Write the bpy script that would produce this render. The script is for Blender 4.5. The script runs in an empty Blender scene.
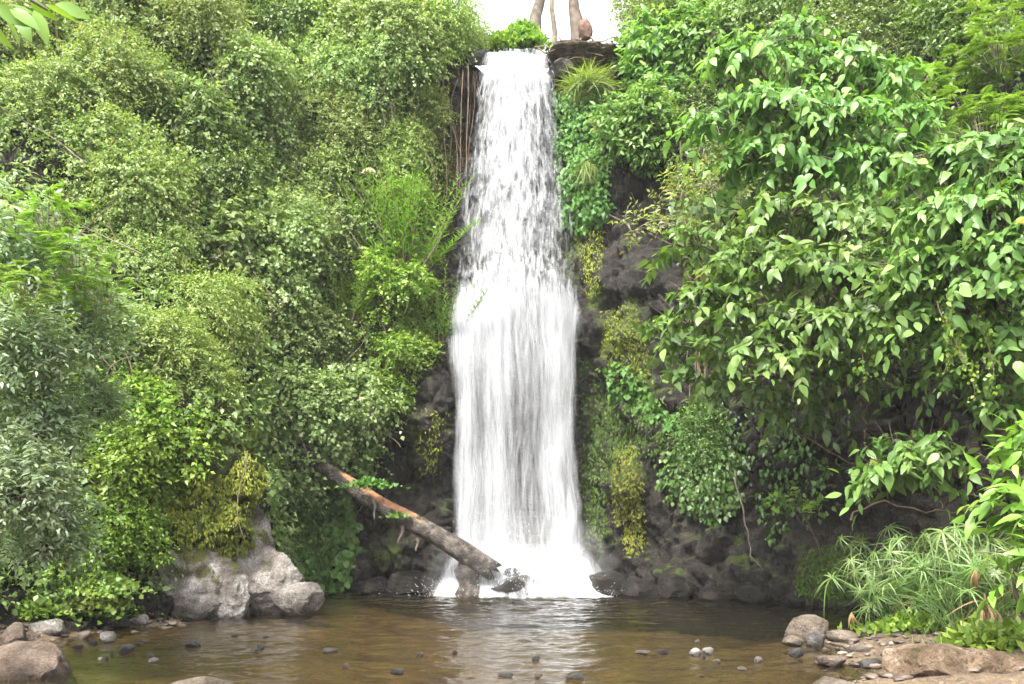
import bpy, math
import numpy as np
from mathutils import Vector
from mathutils.bvhtree import BVHTree

C = bpy.context.scene
COL = C.collection
R = math.radians

# ------------------------------------------------------------------ camera
F = 995.0            # focal length in pixels
HZ = 512.0           # picture row of the horizon
EYE = 1.6
cam_d = bpy.data.cameras.new('camera')
cam = bpy.data.objects.new('camera', cam_d)
COL.objects.link(cam)
cam.location = (0, 0, EYE)
cam.rotation_euler = (R(90), 0, 0)
cam_d.sensor_width = 36
cam_d.lens = 36 * F / 1024
cam_d.shift_y = (HZ - 342) / 1024
cam_d.clip_end = 500
C.camera = cam

# ------------------------------------------------------------------ sky and sun (bright thin overcast)
SUN_EL, SUN_AZ = R(52), R(205)        # azimuth clockwise from +Y: behind the camera, a little to its left
w = bpy.data.worlds.new('World')
C.world = w
w.use_nodes = True
nt = w.node_tree
bg = nt.nodes['Background']
sky = nt.nodes.new('ShaderNodeTexSky')
sky.sky_type = 'NISHITA'
sky.sun_disc = False
sky.sun_elevation = SUN_EL
sky.sun_rotation = SUN_AZ
sky.dust_density = 4.0
sky.air_density = 1.0
hs = nt.nodes.new('ShaderNodeHueSaturation')
hs.inputs['Saturation'].default_value = 0.12
nt.links.new(sky.outputs[0], hs.inputs['Color'])
nt.links.new(hs.outputs[0], bg.inputs[0])
bg.inputs[1].default_value = 0.15
sun_d = bpy.data.lights.new('sun', 'SUN')
sun_d.energy = 1.5
sun_d.angle = R(10)
sun_d.color = (1.0, 0.95, 0.84)
sun = bpy.data.objects.new('sun', sun_d)
COL.objects.link(sun)
sd = Vector((math.sin(SUN_AZ) * math.cos(SUN_EL), math.cos(SUN_AZ) * math.cos(SUN_EL), math.sin(SUN_EL)))
sun.rotation_euler = sd.to_track_quat('Z', 'Y').to_euler()
C.view_settings.view_transform = 'Standard'
C.view_settings.look = 'None'
C.view_settings.exposure = 2.55
C.view_settings.gamma = 1
C.view_settings.use_curve_mapping = False
C.cycles.use_denoising = True
C.cycles.max_bounces = 6
C.cycles.diffuse_bounces = 3
C.cycles.glossy_bounces = 2
C.cycles.transmission_bounces = 4
C.cycles.transparent_max_bounces = 20
C.cycles.caustics_reflective = False
C.cycles.caustics_refractive = False
C.cycles.volume_bounces = 1
C.cycles.use_adaptive_sampling = True
C.cycles.adaptive_threshold = 0.02

# ------------------------------------------------------------------ numbers: noise, pixels, meshes
HAZE = .0005
def at(px, py, Y):
    return np.array([(px - 512) * Y / F, Y, EYE - (py - HZ) * Y / F])

def _h(ix, iy, iz, seed=0):
    n = (ix.astype(np.int64) * 374761393 + iy.astype(np.int64) * 668265263 + iz.astype(np.int64) * 2147483647 + seed * 974711) & 0xFFFFFFFF
    n = ((n ^ (n >> 13)) * 1274126177) & 0xFFFFFFFF
    n = ((n ^ (n >> 16)) * 2246822519) & 0xFFFFFFFF
    return ((n ^ (n >> 15)) & 0xFFFFFF) / float(0xFFFFFF)

def vnoise(P, seed=0):
    P = np.asarray(P, float)
    I = np.floor(P)
    f = P - I
    f = f * f * (3 - 2 * f)
    ix, iy, iz = I[..., 0].astype(np.int64), I[..., 1].astype(np.int64), I[..., 2].astype(np.int64)
    fx, fy, fz = f[..., 0], f[..., 1], f[..., 2]
    def L(a, b, t): return a + (b - a) * t
    c = lambda dx, dy, dz: _h(ix + dx, iy + dy, iz + dz, seed)
    x00 = L(c(0, 0, 0), c(1, 0, 0), fx); x10 = L(c(0, 1, 0), c(1, 1, 0), fx)
    x01 = L(c(0, 0, 1), c(1, 0, 1), fx); x11 = L(c(0, 1, 1), c(1, 1, 1), fx)
    return L(L(x00, x10, fy), L(x01, x11, fy), fz)

def fbm(P, octv=4, seed=0):
    s = 0; a = 0.5; t = 0
    P = np.asarray(P, float)
    for o in range(octv):
        s = s + a * vnoise(P * (2.03 ** o) + 17.3 * o, seed + o); t += a; a *= 0.5
    return s / t

def worley(P, seed=0):
    """nearest and second nearest feature distance and a random value of the nearest cell"""
    P = np.asarray(P, float)
    I = np.floor(P).astype(np.int64)
    d1 = np.full(P.shape[:-1], 9.0); d2 = d1.copy(); v = np.zeros_like(d1)
    for dx in (-1, 0, 1):
        for dy in (-1, 0, 1):
            for dz in (-1, 0, 1):
                J = I + np.array([dx, dy, dz])
                q = np.stack([_h(J[..., 0], J[..., 1], J[..., 2], seed + k) for k in range(3)], -1) + J
                d = np.linalg.norm(P - q, axis=-1)
                r = _h(J[..., 0], J[..., 1], J[..., 2], seed + 7)
                new = d < d1
                d2 = np.where(new, d1, np.minimum(d2, d))
                v = np.where(new, r, v)
                d1 = np.where(new, d, d1)
    return d1, d2, v

def nrm(v):
    return v / np.maximum(np.linalg.norm(v, axis=-1, keepdims=True), 1e-9)

def sstep(a, b, x):
    t = np.clip((x - a) / (b - a), 0, 1)
    return t * t * (3 - 2 * t)

def make_mesh(name, V, polys, mats, midx=None, attrs=None, smooth=True, uv=None):
    """polys: list of integer arrays (n,k); attrs: {name: per-vertex floats}"""
    me = bpy.data.meshes.new(name)
    V = np.asarray(V, np.float32)
    polys = [np.asarray(p, np.int32) for p in polys if len(p)]
    me.vertices.add(len(V)); me.vertices.foreach_set('co', V.ravel())
    loops = np.concatenate([p.ravel() for p in polys])
    tot = np.concatenate([np.full(len(p), p.shape[1], np.int32) for p in polys])
    start = np.concatenate([[0], np.cumsum(tot)[:-1]]).astype(np.int32)
    me.loops.add(len(loops)); me.loops.foreach_set('vertex_index', loops)
    me.polygons.add(len(tot)); me.polygons.foreach_set('loop_start', start)
    me.polygons.foreach_set('use_smooth', np.full(len(tot), smooth, bool))
    for m in mats: me.materials.append(m)
    if midx is not None: me.polygons.foreach_set('material_index', np.asarray(midx, np.int32))
    for k, a in (attrs or {}).items():
        at_ = me.attributes.new(k, 'FLOAT', 'POINT')
        at_.data.foreach_set('value', np.asarray(a, np.float32))
    if uv is not None:
        ul = me.uv_layers.new(name='UVMap')
        ul.data.foreach_set('uv', np.asarray(uv, np.float32)[loops].ravel())
    me.update(calc_edges=True)
    return me

def link(name, me, parent=None, loc=None):
    o = bpy.data.objects.new(name, me)
    COL.objects.link(o)
    if parent is not None: o.parent = parent
    if loc is not None: o.location = tuple(loc)
    return o

def tag(o, label=None, cat=None, group=None, kind=None):
    for k, v in (('label', label), ('category', cat), ('group', group), ('kind', kind)):
        if v: o[k] = v
    return o

def empty(name, loc=(0, 0, 0), label=None, cat=None, group=None, rz=0.0, scale=1.0):
    o = link(name, None, None, loc)
    o.rotation_euler = (0, 0, rz)
    o.scale = (scale,) * 3 if np.isscalar(scale) else tuple(scale)
    return tag(o, label, cat, group)

def copy_thing(src, name, loc, rz, scale, label, cat, group=None):
    """a copy of a thing with its parts; the meshes are shared"""
    r = src.copy(); COL.objects.link(r); r.name = name
    r.location = tuple(loc); r.rotation_euler = (0, 0, rz)
    r.scale = (scale,) * 3 if np.isscalar(scale) else tuple(scale)
    for ch in src.children:
        c = ch.copy(); COL.objects.link(c); c.parent = r
    tag(r, label, cat, group)
    return r

def grid_faces(nu, nv):
    i = np.arange(nu - 1)[:, None] * nv + np.arange(nv - 1)[None, :]
    i = i.ravel()
    return np.stack([i, i + nv, i + nv + 1, i + 1], 1)

class Geo:
    """collects pieces of one mesh"""
    def __init__(s): s.V = []; s.P = {}; s.n = 0; s.A = []; s.M = {}
    def add(s, V, faces, rnd=0.5, mat=0):
        V = np.asarray(V, float); f = np.asarray(faces) + s.n
        s.V.append(V); s.n += len(V)
        s.P.setdefault(f.shape[1], []).append(f); s.M.setdefault(f.shape[1], []).append(np.full(len(f), mat))
        s.A.append(np.full(len(V), rnd) if np.isscalar(rnd) else rnd)
    def tube(s, pts, rad, k=6, rnd=0.5, mat=0, cap=True, wob=0.0, rng=None):
        pts = np.asarray(pts, float); rad = np.broadcast_to(rad, len(pts)).astype(float)
        t = nrm(np.gradient(pts, axis=0))
        ref = np.array([0, 0, 1.0]) if abs(t[0][2]) < .9 else np.array([1.0, 0, 0])
        a = nrm(np.cross(t, ref)); b = np.cross(t, a)
        th = np.arange(k) * 2 * math.pi / k
        rr = rad[:, None] * np.ones(k)
        if wob and rng is not None: rr = rr * (1 + wob * rng.normal(size=rr.shape))
        V = pts[:, None] + rr[..., None] * (np.cos(th)[None, :, None] * a[:, None] + np.sin(th)[None, :, None] * b[:, None])
        n = len(pts)
        i = np.arange(n - 1)[:, None] * k + np.arange(k)[None]
        j = np.arange(n - 1)[:, None] * k + (np.arange(k)[None] + 1) % k
        fa = np.stack([i, j, j + k, i + k], -1).reshape(-1, 4)
        s.add(V.reshape(-1, 3), fa, rnd, mat)
        if cap:
            for row, c in ((0, pts[0]), (n - 1, pts[-1])):
                ring = V[row]
                W = np.vstack([ring, c[None]])
                q = np.arange(k)
                s.add(W, np.stack([q, (q + 1) % k, np.full(k, k)], 1), rnd, mat)
    def mesh(s, name, mats, smooth=True):
        ks = sorted(s.P)
        return make_mesh(name, np.vstack(s.V), [np.vstack(s.P[k]) for k in ks], mats,
                         np.concatenate([np.concatenate(s.M[k]) for k in ks]), {'rnd': np.concatenate(s.A)}, smooth)

# ------------------------------------------------------------------ materials
def new_mat(name):
    m = bpy.data.materials.new(name); m.use_nodes = True
    return m, m.node_tree, m.node_tree.nodes, m.node_tree.links

def ramp(nodes, stops):
    r = nodes.new('ShaderNodeValToRGB')
    e = r.color_ramp.elements
    while len(e) < len(stops): e.new(0.5)
    for el, (p, c) in zip(e, stops):
        el.position = p; el.color = (*c, 1)
    return r

def leaf_mat(name, stops, rough=0.45, transl=0.35, spec=0.5, tcol=(1.25, 1.3, 0.6)):
    m, t, N, L = new_mat(name)
    p = N['Principled BSDF']; out = N['Material Output']
    a = N.new('ShaderNodeAttribute'); a.attribute_name = 'rnd'
    rp = ramp(N, stops)
    L.new(a.outputs['Fac'], rp.inputs[0])
    oi = N.new('ShaderNodeObjectInfo')
    hv = N.new('ShaderNodeHueSaturation')
    mr = N.new('ShaderNodeMapRange'); mr.inputs[3].default_value = 0.8; mr.inputs[4].default_value = 1.2
    L.new(oi.outputs['Random'], mr.inputs[0]); L.new(mr.outputs[0], hv.inputs['Value'])
    mh = N.new('ShaderNodeMapRange'); mh.inputs[3].default_value = 0.485; mh.inputs[4].default_value = 0.51
    L.new(oi.outputs['Random'], mh.inputs[0]); L.new(mh.outputs[0], hv.inputs['Hue'])
    L.new(rp.outputs[0], hv.inputs['Color'])
    L.new(hv.outputs[0], p.inputs['Base Color'])
    p.inputs['Roughness'].default_value = rough
    p.inputs['Specular IOR Level'].default_value = spec
    tr = N.new('ShaderNodeBsdfTranslucent')
    mx = N.new('ShaderNodeMix'); mx.data_type = 'RGBA'; mx.blend_type = 'MULTIPLY'; mx.inputs[0].default_value = 1
    L.new(hv.outputs[0], mx.inputs[6]); mx.inputs[7].default_value = (*tcol, 1)
    L.new(mx.outputs[2], tr.inputs[0])
    ms = N.new('ShaderNodeMixShader'); ms.inputs[0].default_value = transl
    L.new(p.outputs[0], ms.inputs[1]); L.new(tr.outputs[0], ms.inputs[2]); L.new(ms.outputs[0], out.inputs[0])
    return m

def bark_mat(name, c1, c2, scale=9, rough=.9):
    m, t, N, L = new_mat(name)
    p = N['Principled BSDF']
    tc = N.new('ShaderNodeTexCoord')
    n = N.new('ShaderNodeTexNoise'); n.inputs['Scale'].default_value = scale; n.inputs['Detail'].default_value = 6
    L.new(tc.outputs['Object'], n.inputs[0])
    rp = ramp(N, [(.3, c1), (.7, c2)])
    L.new(n.outputs[0], rp.inputs[0]); L.new(rp.outputs[0], p.inputs['Base Color'])
    p.inputs['Roughness'].default_value = rough
    b = N.new('ShaderNodeBump'); b.inputs['Strength'].default_value = .6; b.inputs['Distance'].default_value = .02
    L.new(n.outputs[0], b.inputs['Height']); L.new(b.outputs[0], p.inputs['Normal'])
    return m

def rock_mat(name, stops, moss=None, wet=True, scale=2.0, rough=.7, moss_lo=.45, lichen=0.0):
    """stone: blotchy colour, cracks, fine grain; an optional growth of moss from the vertex attribute 'moss'; wet near the water line"""
    m, t, N, L = new_mat(name)
    p = N['Principled BSDF']; p.inputs['Specular IOR Level'].default_value = .3
    g = N.new('ShaderNodeNewGeometry')
    n = N.new('ShaderNodeTexNoise'); n.inputs['Scale'].default_value = scale; n.inputs['Detail'].default_value = 9; n.inputs['Roughness'].default_value = .62
    L.new(g.outputs['Position'], n.inputs[0])
    n2 = N.new('ShaderNodeTexNoise'); n2.inputs['Scale'].default_value = scale * 14; n2.inputs['Detail'].default_value = 6; n2.inputs['Roughness'].default_value = .7
    L.new(g.outputs['Position'], n2.inputs[0])
    rp = ramp(N, [(.5 + (q_ - .5) * .62, c_) for q_, c_ in stops])
    L.new(n.outputs[0], rp.inputs[0])
    v = N.new('ShaderNodeTexVoronoi'); v.feature = 'DISTANCE_TO_EDGE'; v.inputs['Scale'].default_value = scale * 1.1
    wv = N.new('ShaderNodeMix'); wv.data_type = 'RGBA'; wv.blend_type = 'LINEAR_LIGHT'; wv.inputs[0].default_value = .35
    L.new(g.outputs['Position'], wv.inputs[6]); L.new(n2.outputs['Color'], wv.inputs[7]); L.new(wv.outputs[2], v.inputs[0])
    cr = ramp(N, [(0.0, (.45, .45, .45)), (.05, (1, 1, 1))])
    L.new(v.outputs[0], cr.inputs[0])
    gr = ramp(N, [(.3, (.42, .42, .42)), (.7, (1.5, 1.5, 1.5))])
    L.new(n2.outputs[0], gr.inputs[0])
    m1 = N.new('ShaderNodeMix'); m1.data_type = 'RGBA'; m1.blend_type = 'MULTIPLY'; m1.inputs[0].default_value = 1
    L.new(rp.outputs[0], m1.inputs[6]); L.new(gr.outputs[0], m1.inputs[7])
    m2 = N.new('ShaderNodeMix'); m2.data_type = 'RGBA'; m2.blend_type = 'MULTIPLY'; m2.inputs[0].default_value = .7
    L.new(m1.outputs[2], m2.inputs[6]); L.new(cr.outputs[0], m2.inputs[7])
    col = m2.outputs[2]
    rgh = None
    if moss:
        a = N.new('ShaderNodeAttribute'); a.attribute_name = 'moss'
        ad = N.new('ShaderNodeMath'); ad.operation = 'ADD'
        L.new(a.outputs['Fac'], ad.inputs[0])
        mm = N.new('ShaderNodeMapRange'); mm.inputs[1].default_value = .3; mm.inputs[2].default_value = .7; mm.inputs[3].default_value = -.5; mm.inputs[4].default_value = .5
        n3 = N.new('ShaderNodeTexNoise'); n3.inputs['Scale'].default_value = 3.2; n3.inputs['Detail'].default_value = 8; n3.inputs['Roughness'].default_value = .65
        L.new(g.outputs['Position'], n3.inputs[0]); L.new(n3.outputs[0], mm.inputs[0]); L.new(mm.outputs[0], ad.inputs[1])
        th = N.new('ShaderNodeMapRange'); th.inputs[1].default_value = moss_lo; th.inputs[2].default_value = moss_lo + .16
        L.new(ad.outputs[0], th.inputs[0])
        mc = ramp(N, [(.3, moss[0]), (.55, moss[1]), (.75, moss[2])])
        L.new(n2.outputs[0], mc.inputs[0])
        mx = N.new('ShaderNodeMix'); mx.data_type = 'RGBA'
        L.new(th.outputs[0], mx.inputs[0]); L.new(col, mx.inputs[6]); L.new(mc.outputs[0], mx.inputs[7])
        col = mx.outputs[2]; rgh = th.outputs[0]
    if wet:
        sx = N.new('ShaderNodeSeparateXYZ'); L.new(g.outputs['Position'], sx.inputs[0])
        ad2 = N.new('ShaderNodeMath'); ad2.operation = 'MULTIPLY_ADD'; ad2.inputs[1].default_value = .12
        L.new(n.outputs[0], ad2.inputs[0]); L.new(sx.outputs['Z'], ad2.inputs[2])
        wr = N.new('ShaderNodeMapRange'); wr.inputs[1].default_value = .09; wr.inputs[2].default_value = .15; wr.inputs[3].default_value = .45; wr.inputs[4].default_value = 1
        L.new(ad2.outputs[0], wr.inputs[0])
        m3 = N.new('ShaderNodeMix'); m3.data_type = 'RGBA'; m3.blend_type = 'MULTIPLY'; m3.inputs[0].default_value = 1
        L.new(col, m3.inputs[6]); L.new(wr.outputs[0], m3.inputs[7])
        col = m3.outputs[2]
        r2 = N.new('ShaderNodeMath'); r2.operation = 'MULTIPLY'; r2.inputs[1].default_value = rough
        L.new(wr.outputs[0], r2.inputs[0]); L.new(r2.outputs[0], p.inputs['Roughness'])
    else:
        p.inputs['Roughness'].default_value = rough
    L.new(col, p.inputs['Base Color'])
    hsum = N.new('ShaderNodeMath'); hsum.operation = 'MULTIPLY_ADD'; hsum.inputs[1].default_value = 1.1
    L.new(n2.outputs[0], hsum.inputs[0]); L.new(n.outputs[0], hsum.inputs[2])
    b = N.new('ShaderNodeBump'); b.inputs['Strength'].default_value = 1.0; b.inputs['Distance'].default_value = .09
    L.new(hsum.outputs[0], b.inputs['Height']); L.new(b.outputs[0], p.inputs['Normal'])
    return m

M = {}
M['tangle'] = leaf_mat('tangle_leaf', [(0, (.07, .115, .032)), (.5, (.17, .245, .07)), (.86, (.28, .36, .135)), (.97, (.32, .29, .13)), (1, (.26, .16, .07))], .48, .45)
M['creeper'] = leaf_mat('creeper_leaf', [(0, (.06, .11, .032)), (.5, (.145, .225, .072)), (.9, (.24, .325, .125)), (1, (.31, .37, .21))], .48, .45, .35)
M['silver'] = leaf_mat('silver_leaf', [(0, (.085, .155, .065)), (.4, (.17, .255, .13)), (.78, (.29, .37, .24)), (1, (.54, .58, .50))], .40, .42)
M['lush'] = leaf_mat('lush_leaf', [(0, (0.062, 0.137, 0.016)), (.55, (0.140, 0.252, 0.031)), (1, (0.280, 0.378, 0.062))], .45, .42)
M['yellow'] = leaf_mat('yellow_leaf', [(0, (.08, .14, .026)), (.5, (.18, .265, .06)), (.9, (.31, .38, .13)), (1, (.34, .30, .12))], .5, .45)
M['bright'] = leaf_mat('bright_leaf', [(0, (.06, .14, .014)), (.55, (.13, .26, .03)), (1, (.24, .38, .07))], .42, .42)
M['big'] = leaf_mat('big_leaf', [(0, (.038, .095, .02)), (.45, (.09, .195, .042)), (.82, (.18, .305, .08)), (.97, (.27, .40, .13)), (1, (.30, .28, .10))], .40, .42, .4)
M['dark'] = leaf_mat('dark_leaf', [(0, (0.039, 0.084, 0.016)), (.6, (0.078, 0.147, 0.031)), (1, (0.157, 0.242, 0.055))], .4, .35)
M['ivy'] = leaf_mat('ivy_leaf', [(0, (0.039, 0.095, 0.020)), (.6, (0.084, 0.179, 0.035)), (1, (0.146, 0.263, 0.058))], .5, .35, .3)
M['sedge'] = leaf_mat('sedge_blade', [(0, (.05, .11, .022)), (.55, (.11, .195, .05)), (.95, (.22, .29, .11)), (1, (.30, .24, .12))], .45, .35)
M['dry'] = leaf_mat('dry_frond', [(0, (.20, .12, .05)), (1, (.36, .25, .12))], .7, .3)
M['moss'] = leaf_mat('moss_growth', [(0, (.06, .08, .014)), (.45, (.13, .16, .022)), (.85, (.23, .25, .035)), (1, (.22, .15, .05))], .75, .2, .2)
M['mossgreen'] = leaf_mat('green_moss_growth', [(0, (.035, .07, .014)), (.6, (.075, .14, .024)), (1, (.15, .22, .04))], .7, .2, .2)
M['deadgrass'] = leaf_mat('dry_grass', [(0, (.12, .12, .04)), (.5, (.22, .21, .08)), (1, (.34, .30, .15))], .7, .3)
M['flower'] = leaf_mat('flower_head', [(0, (.45, .36, .30)), (1, (.75, .66, .60))], .8, .3)
M['bark'] = bark_mat('brown_bark', (.05, .036, .025), (.13, .10, .075))
M['palebark'] = bark_mat('pale_bark', (.09, .075, .055), (.22, .185, .14))
M['redbark'] = bark_mat('reddish_bark', (.07, .038, .028), (.15, .085, .06))
M['vine'] = bark_mat('vine_stem', (.06, .042, .026), (.16, .115, .07))
M['cliff'] = rock_mat('basalt', [(.25, (.009, .0078, .0062)), (.5, (.022, .0185, .015)), (.75, (.055, .046, .037))],
                      moss=[(.02, .035, .008), (.05, .07, .013), (.12, .13, .025)], scale=1.3, rough=.48)
M['wetrock'] = rock_mat('wet_basalt', [(.25, (.009, .008, .007)), (.5, (.022, .019, .016)), (.75, (.055, .047, .04))], scale=3, rough=.4)
M['stone'] = rock_mat('grey_stone', [(.2, (.06, .05, .042)), (.42, (.17, .148, .13)), (.58, (.30, .27, .245)), (.75, (.52, .49, .46))],
                      moss=[(.05, .06, .015), (.10, .105, .025), (.17, .16, .05)], scale=2.6, moss_lo=.55)
M['tanstone'] = rock_mat('tan_stone', [(.25, (.10, .075, .055)), (.5, (.19, .15, .115)), (.75, (.30, .25, .20))], scale=2.8)
M['pinkstone'] = rock_mat('pinkish_stone', [(.25, (.06, .042, .03)), (.5, (.15, .108, .08)), (.75, (.30, .235, .19))],
                          moss=[(.06, .06, .02), (.10, .085, .03), (.17, .14, .06)], scale=2.6, moss_lo=.6)
M['earthstone'] = rock_mat('earthy_stone', [(.2, (.07, .045, .026)), (.45, (.17, .115, .07)), (.6, (.28, .20, .135)), (.75, (.42, .34, .26))],
                           moss=[(.05, .045, .015), (.10, .075, .03), (.16, .12, .05)], scale=3, moss_lo=.62)
M['darkstone'] = rock_mat('dark_stone', [(.25, (.04, .036, .034)), (.5, (.09, .083, .078)), (.75, (.19, .175, .165))], scale=3)

# ------------------------------------------------------------------ leaf templates: (x across, y along, z up), unit length
def T_leaf(wd, fold=.12, droop=.18):
    V = [(0, 0, 0), (-wd * .5, .42, fold * wd), (0, .45, -.02), (wd * .5, .42, fold * wd), (0, 1, -droop)]
    Fq = [(0, 2, 1), (0, 3, 2), (1, 2, 4), (3, 4, 2)]
    return np.array(V, float), np.array(Fq)

def T_ovate(wd, fold=.15, droop=.3):
    rows = [(.0, .0), (.16, .33), (.38, .5), (.66, .40), (.86, .19)]
    V = [(0, 0, 0)]
    for y, hw in rows[1:]:
        z = -droop * y * y
        V += [(-hw * wd, y, z + fold * hw * wd), (0, y, z), (hw * wd, y, z + fold * hw * wd)]
    V.append((0, 1, -droop))
    Fq = [(0, 2, 1, 1), (0, 3, 2, 2)]
    tri = [(0, 2, 1), (0, 3, 2)]
    quad = []
    for k in range(len(rows) - 2):
        a = 1 + 3 * k
        quad += [(a, a + 1, a + 4, a + 3), (a + 1, a + 2, a + 5, a + 4)]
    a = 1 + 3 * (len(rows) - 2)
    n = len(V) - 1
    tri += [(a, a + 1, n), (a + 1, a + 2, n)]
    for q in quad: tri += [(q[0], q[1], q[2]), (q[0], q[2], q[3])]
    return np.array(V, float), np.array(tri)

def T_blade(wd, droop=.5, seg=5):
    V = []; Fq = []
    for k in range(seg + 1):
        y = k / seg
        hw = wd * .5 * (1 - y ** 2.2) * (.5 + .5 * min(1, y * 5)) + .002
        V += [(-hw, y * (1 - .12 * droop * y), -droop * y * y), (hw, y * (1 - .12 * droop * y), -droop * y * y)]
    for k in range(seg):
        a = 2 * k
        Fq += [(a, a + 1, a + 3), (a, a + 3, a + 2)]
    return np.array(V, float), np.array(Fq)

def put_leaves(geo, tmpl, p, d, n, size, rnd, mat=0, zvar=None, wvar=None):
    T, Fc = tmpl
    d = nrm(d); s = nrm(np.cross(d, n)); n = np.cross(s, d)
    size = np.broadcast_to(size, len(p))[:, None, None]
    z = T[None, :, 2] * (1 if zvar is None else zvar[:, None])
    x = T[None, :, 0] * (1 if wvar is None else wvar[:, None])
    V = p[:, None] + size * (x[..., None] * s[:, None] + T[None, :, 1, None] * d[:, None] + z[..., None] * n[:, None])
    k = len(T)
    fc = (np.arange(len(p))[:, None, None] * k + Fc[None]).reshape(-1, Fc.shape[1])
    geo.add(V.reshape(-1, 3), fc, np.repeat(rnd, k), mat)

UP = np.array([0, 0, 1.0])

def foliage(geo, rng, clumps, tmpl, L, lpt, tl, up=.6, out=.5, hang=.25, jit=.45, shell=(.55, 1.0), low=-.35, lump=2.2, rbias=0.0, twigr=0.0, dens=1.0, wisp=.10, lvar=.6):
    """leaves on twigs through the outer part of every clump. clumps: (centre, (rx,ry,rz), number of twigs)"""
    for c, rad, nt_ in clumps:
        nt_ = int(nt_ * dens)
        c = np.asarray(c, float); rad = np.asarray(rad, float)
        dv = nrm(rng.normal(size=(int(nt_ * 1.8), 3)))
        dv = dv[dv[:, 2] > low][:nt_]
        k = len(dv)
        sd_ = rng.integers(0, 999)
        lumpy = .62 + .62 * fbm(dv * lump + c * .7, 2, int(sd_))
        rr = (shell[0] + (shell[1] - shell[0]) * rng.random(k) ** .6) * lumpy
        rr = rr * np.where(rng.random(k) < wisp, 1.2 + .45 * rng.random(k), 1)
        base = c + dv * rad * rr[:, None]
        td = nrm(dv * 1.0 + UP * .15 + rng.normal(size=(k, 3)) * .55)
        tl_ = tl * (.6 + .8 * rng.random(k))
        trnd = rng.random(k)
        if twigr:
            for i in range(0, k, 2):
                q = base[i]
                geo.tube([c + (q - c) * .25, c + (q - c) * .7 + UP * .04, q, q + td[i] * tl_[i]], [twigr * 1.6, twigr * 1.2, twigr, twigr * .4], 4, mat=1, cap=False)
        side0 = nrm(np.cross(td, UP + rng.normal(size=(k, 3)) * .3))
        for j in range(lpt):
            f = (j + .6) / lpt
            sgn = 1 if j % 2 else -1
            pos = base + td * (tl_ * f)[:, None] - UP * (hang * tl_ * f * f)[:, None] + rng.normal(size=(k, 3)) * L * .12
            tip = 1.0 if j == lpt - 1 else .0
            ld = nrm(td * (.55 + tip) + side0 * sgn * (.9 * (1 - tip)) - UP * hang * (.6 + .8 * rng.random(k))[:, None] + rng.normal(size=(k, 3)) * .25)
            nn = nrm(UP * up + dv * out + rng.normal(size=(k, 3)) * jit)
            r = np.clip(.22 + .34 * trnd + .38 * rng.random(k) + .22 * (f - .5) + rbias, 0, 1)
            put_leaves(geo, tmpl, pos, ld, nn, L * (.95 - lvar * .5 + lvar * rng.random(k)), r, 0, zvar=.3 + 1.9 * rng.random(k), wvar=.8 + .4 * rng.random(k))

# ------------------------------------------------------------------ the gorge: cliff sheet round the pool
# plan points at the water line, outward direction, setback at heights 0,2,4,6,8,10,12,14,16, height of the rim
ctl = [
    (-10.5, 1.0, -1.0, 0.0, [0, 1.3, 2.6, 3.9, 5.2, 6.4, 7.6, 8.6, 9.6], 16),
    (-8.2, 6.0, -.98, .1, [0, 1.2, 2.4, 3.6, 4.8, 6.0, 7.1, 8.2, 9.2], 16),
    (-6.9, 9.5, -.95, .25, [0, 1.1, 2.2, 3.4, 4.6, 5.8, 6.9, 8.0, 9.0], 16),
    (-6.2, 12.4, -.80, .60, [0, .9, 2.0, 3.2, 4.3, 5.4, 6.4, 7.3, 8.2], 16),
    (-5.2, 14.2, -.65, .75, [0, .35, 1.2, 2.4, 3.6, 4.6, 5.5, 6.4, 7.2], 16),
    (-4.25, 15.4, -.50, .86, [0, .15, .9, 2.0, 3.1, 4.0, 4.8, 5.6, 6.4], 16),
    (-4.3, 16.6, -.72, .70, [0, .1, .4, 1.3, 2.2, 3.0, 3.8, 4.5, 5.2], 16),
    (-4.7, 18.2, -.80, .60, [.2, .2, -.5, -.2, .6, 1.4, 2.1, 2.8, 3.4], 16),
    (-3.8, 19.6, -.45, .90, [.1, .2, -.2, .0, .4, .9, 1.4, 2.0, 2.6], 15),
    (-2.5, 19.9, -.10, 1.0, [0, .05, -.1, .1, .5, .7, .9, 1.2, 1.6], 13.4),
    (-1.35, 20.1, 0, 1.0, [0, -.1, -.25, .25, .8, 1.0, 1.2, 1.4, 1.6], 12.0),
    (-.4, 20.7, 0, 1.0, [0, .0, .0, .35, .7, .8, .9, 1.0, 1.1], 11.15),
    (.65, 20.7, 0, 1.0, [0, .0, .0, .35, .7, .8, .9, 1.0, 1.1], 11.15),
    (1.35, 20.2, .05, 1.0, [0, .0, .0, .2, .7, 1.0, 1.3, 1.5, 1.7], 11.35),
    (2.2, 19.4, .15, .99, [0, .15, .25, .5, 1.1, 1.5, 1.9, 2.2, 2.5], 11.9),
    (3.5, 18.3, .30, .95, [0, .5, .6, .7, 1.2, 1.7, 2.2, 2.6, 3.0], 14.0),
    (5.1, 17.3, .45, .90, [0, .45, .5, .6, 1.0, 1.5, 2.2, 2.8, 3.4], 16),
    (7.2, 15.8, .65, .75, [0, .2, .3, .6, 1.1, 1.8, 2.6, 3.4, 4.0], 16),
    (9.4, 13.2, .90, .40, [0, .2, .5, 1.0, 1.7, 2.5, 3.3, 4.1, 4.8], 16),
    (10.8, 9.0, 1.0, .10, [0, .3, .8, 1.5, 2.3, 3.1, 3.9, 4.7, 5.4], 16),
    (12.0, 1.0, 1.0, .0, [0, .4, 1.0, 1.8, 2.6, 3.4, 4.2, 5.0, 5.8], 16),
]
NS, NZ, NPL = 1050, 330, 40
cx = np.array([c[0] for c in ctl]); cy = np.array([c[1] for c in ctl])
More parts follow.
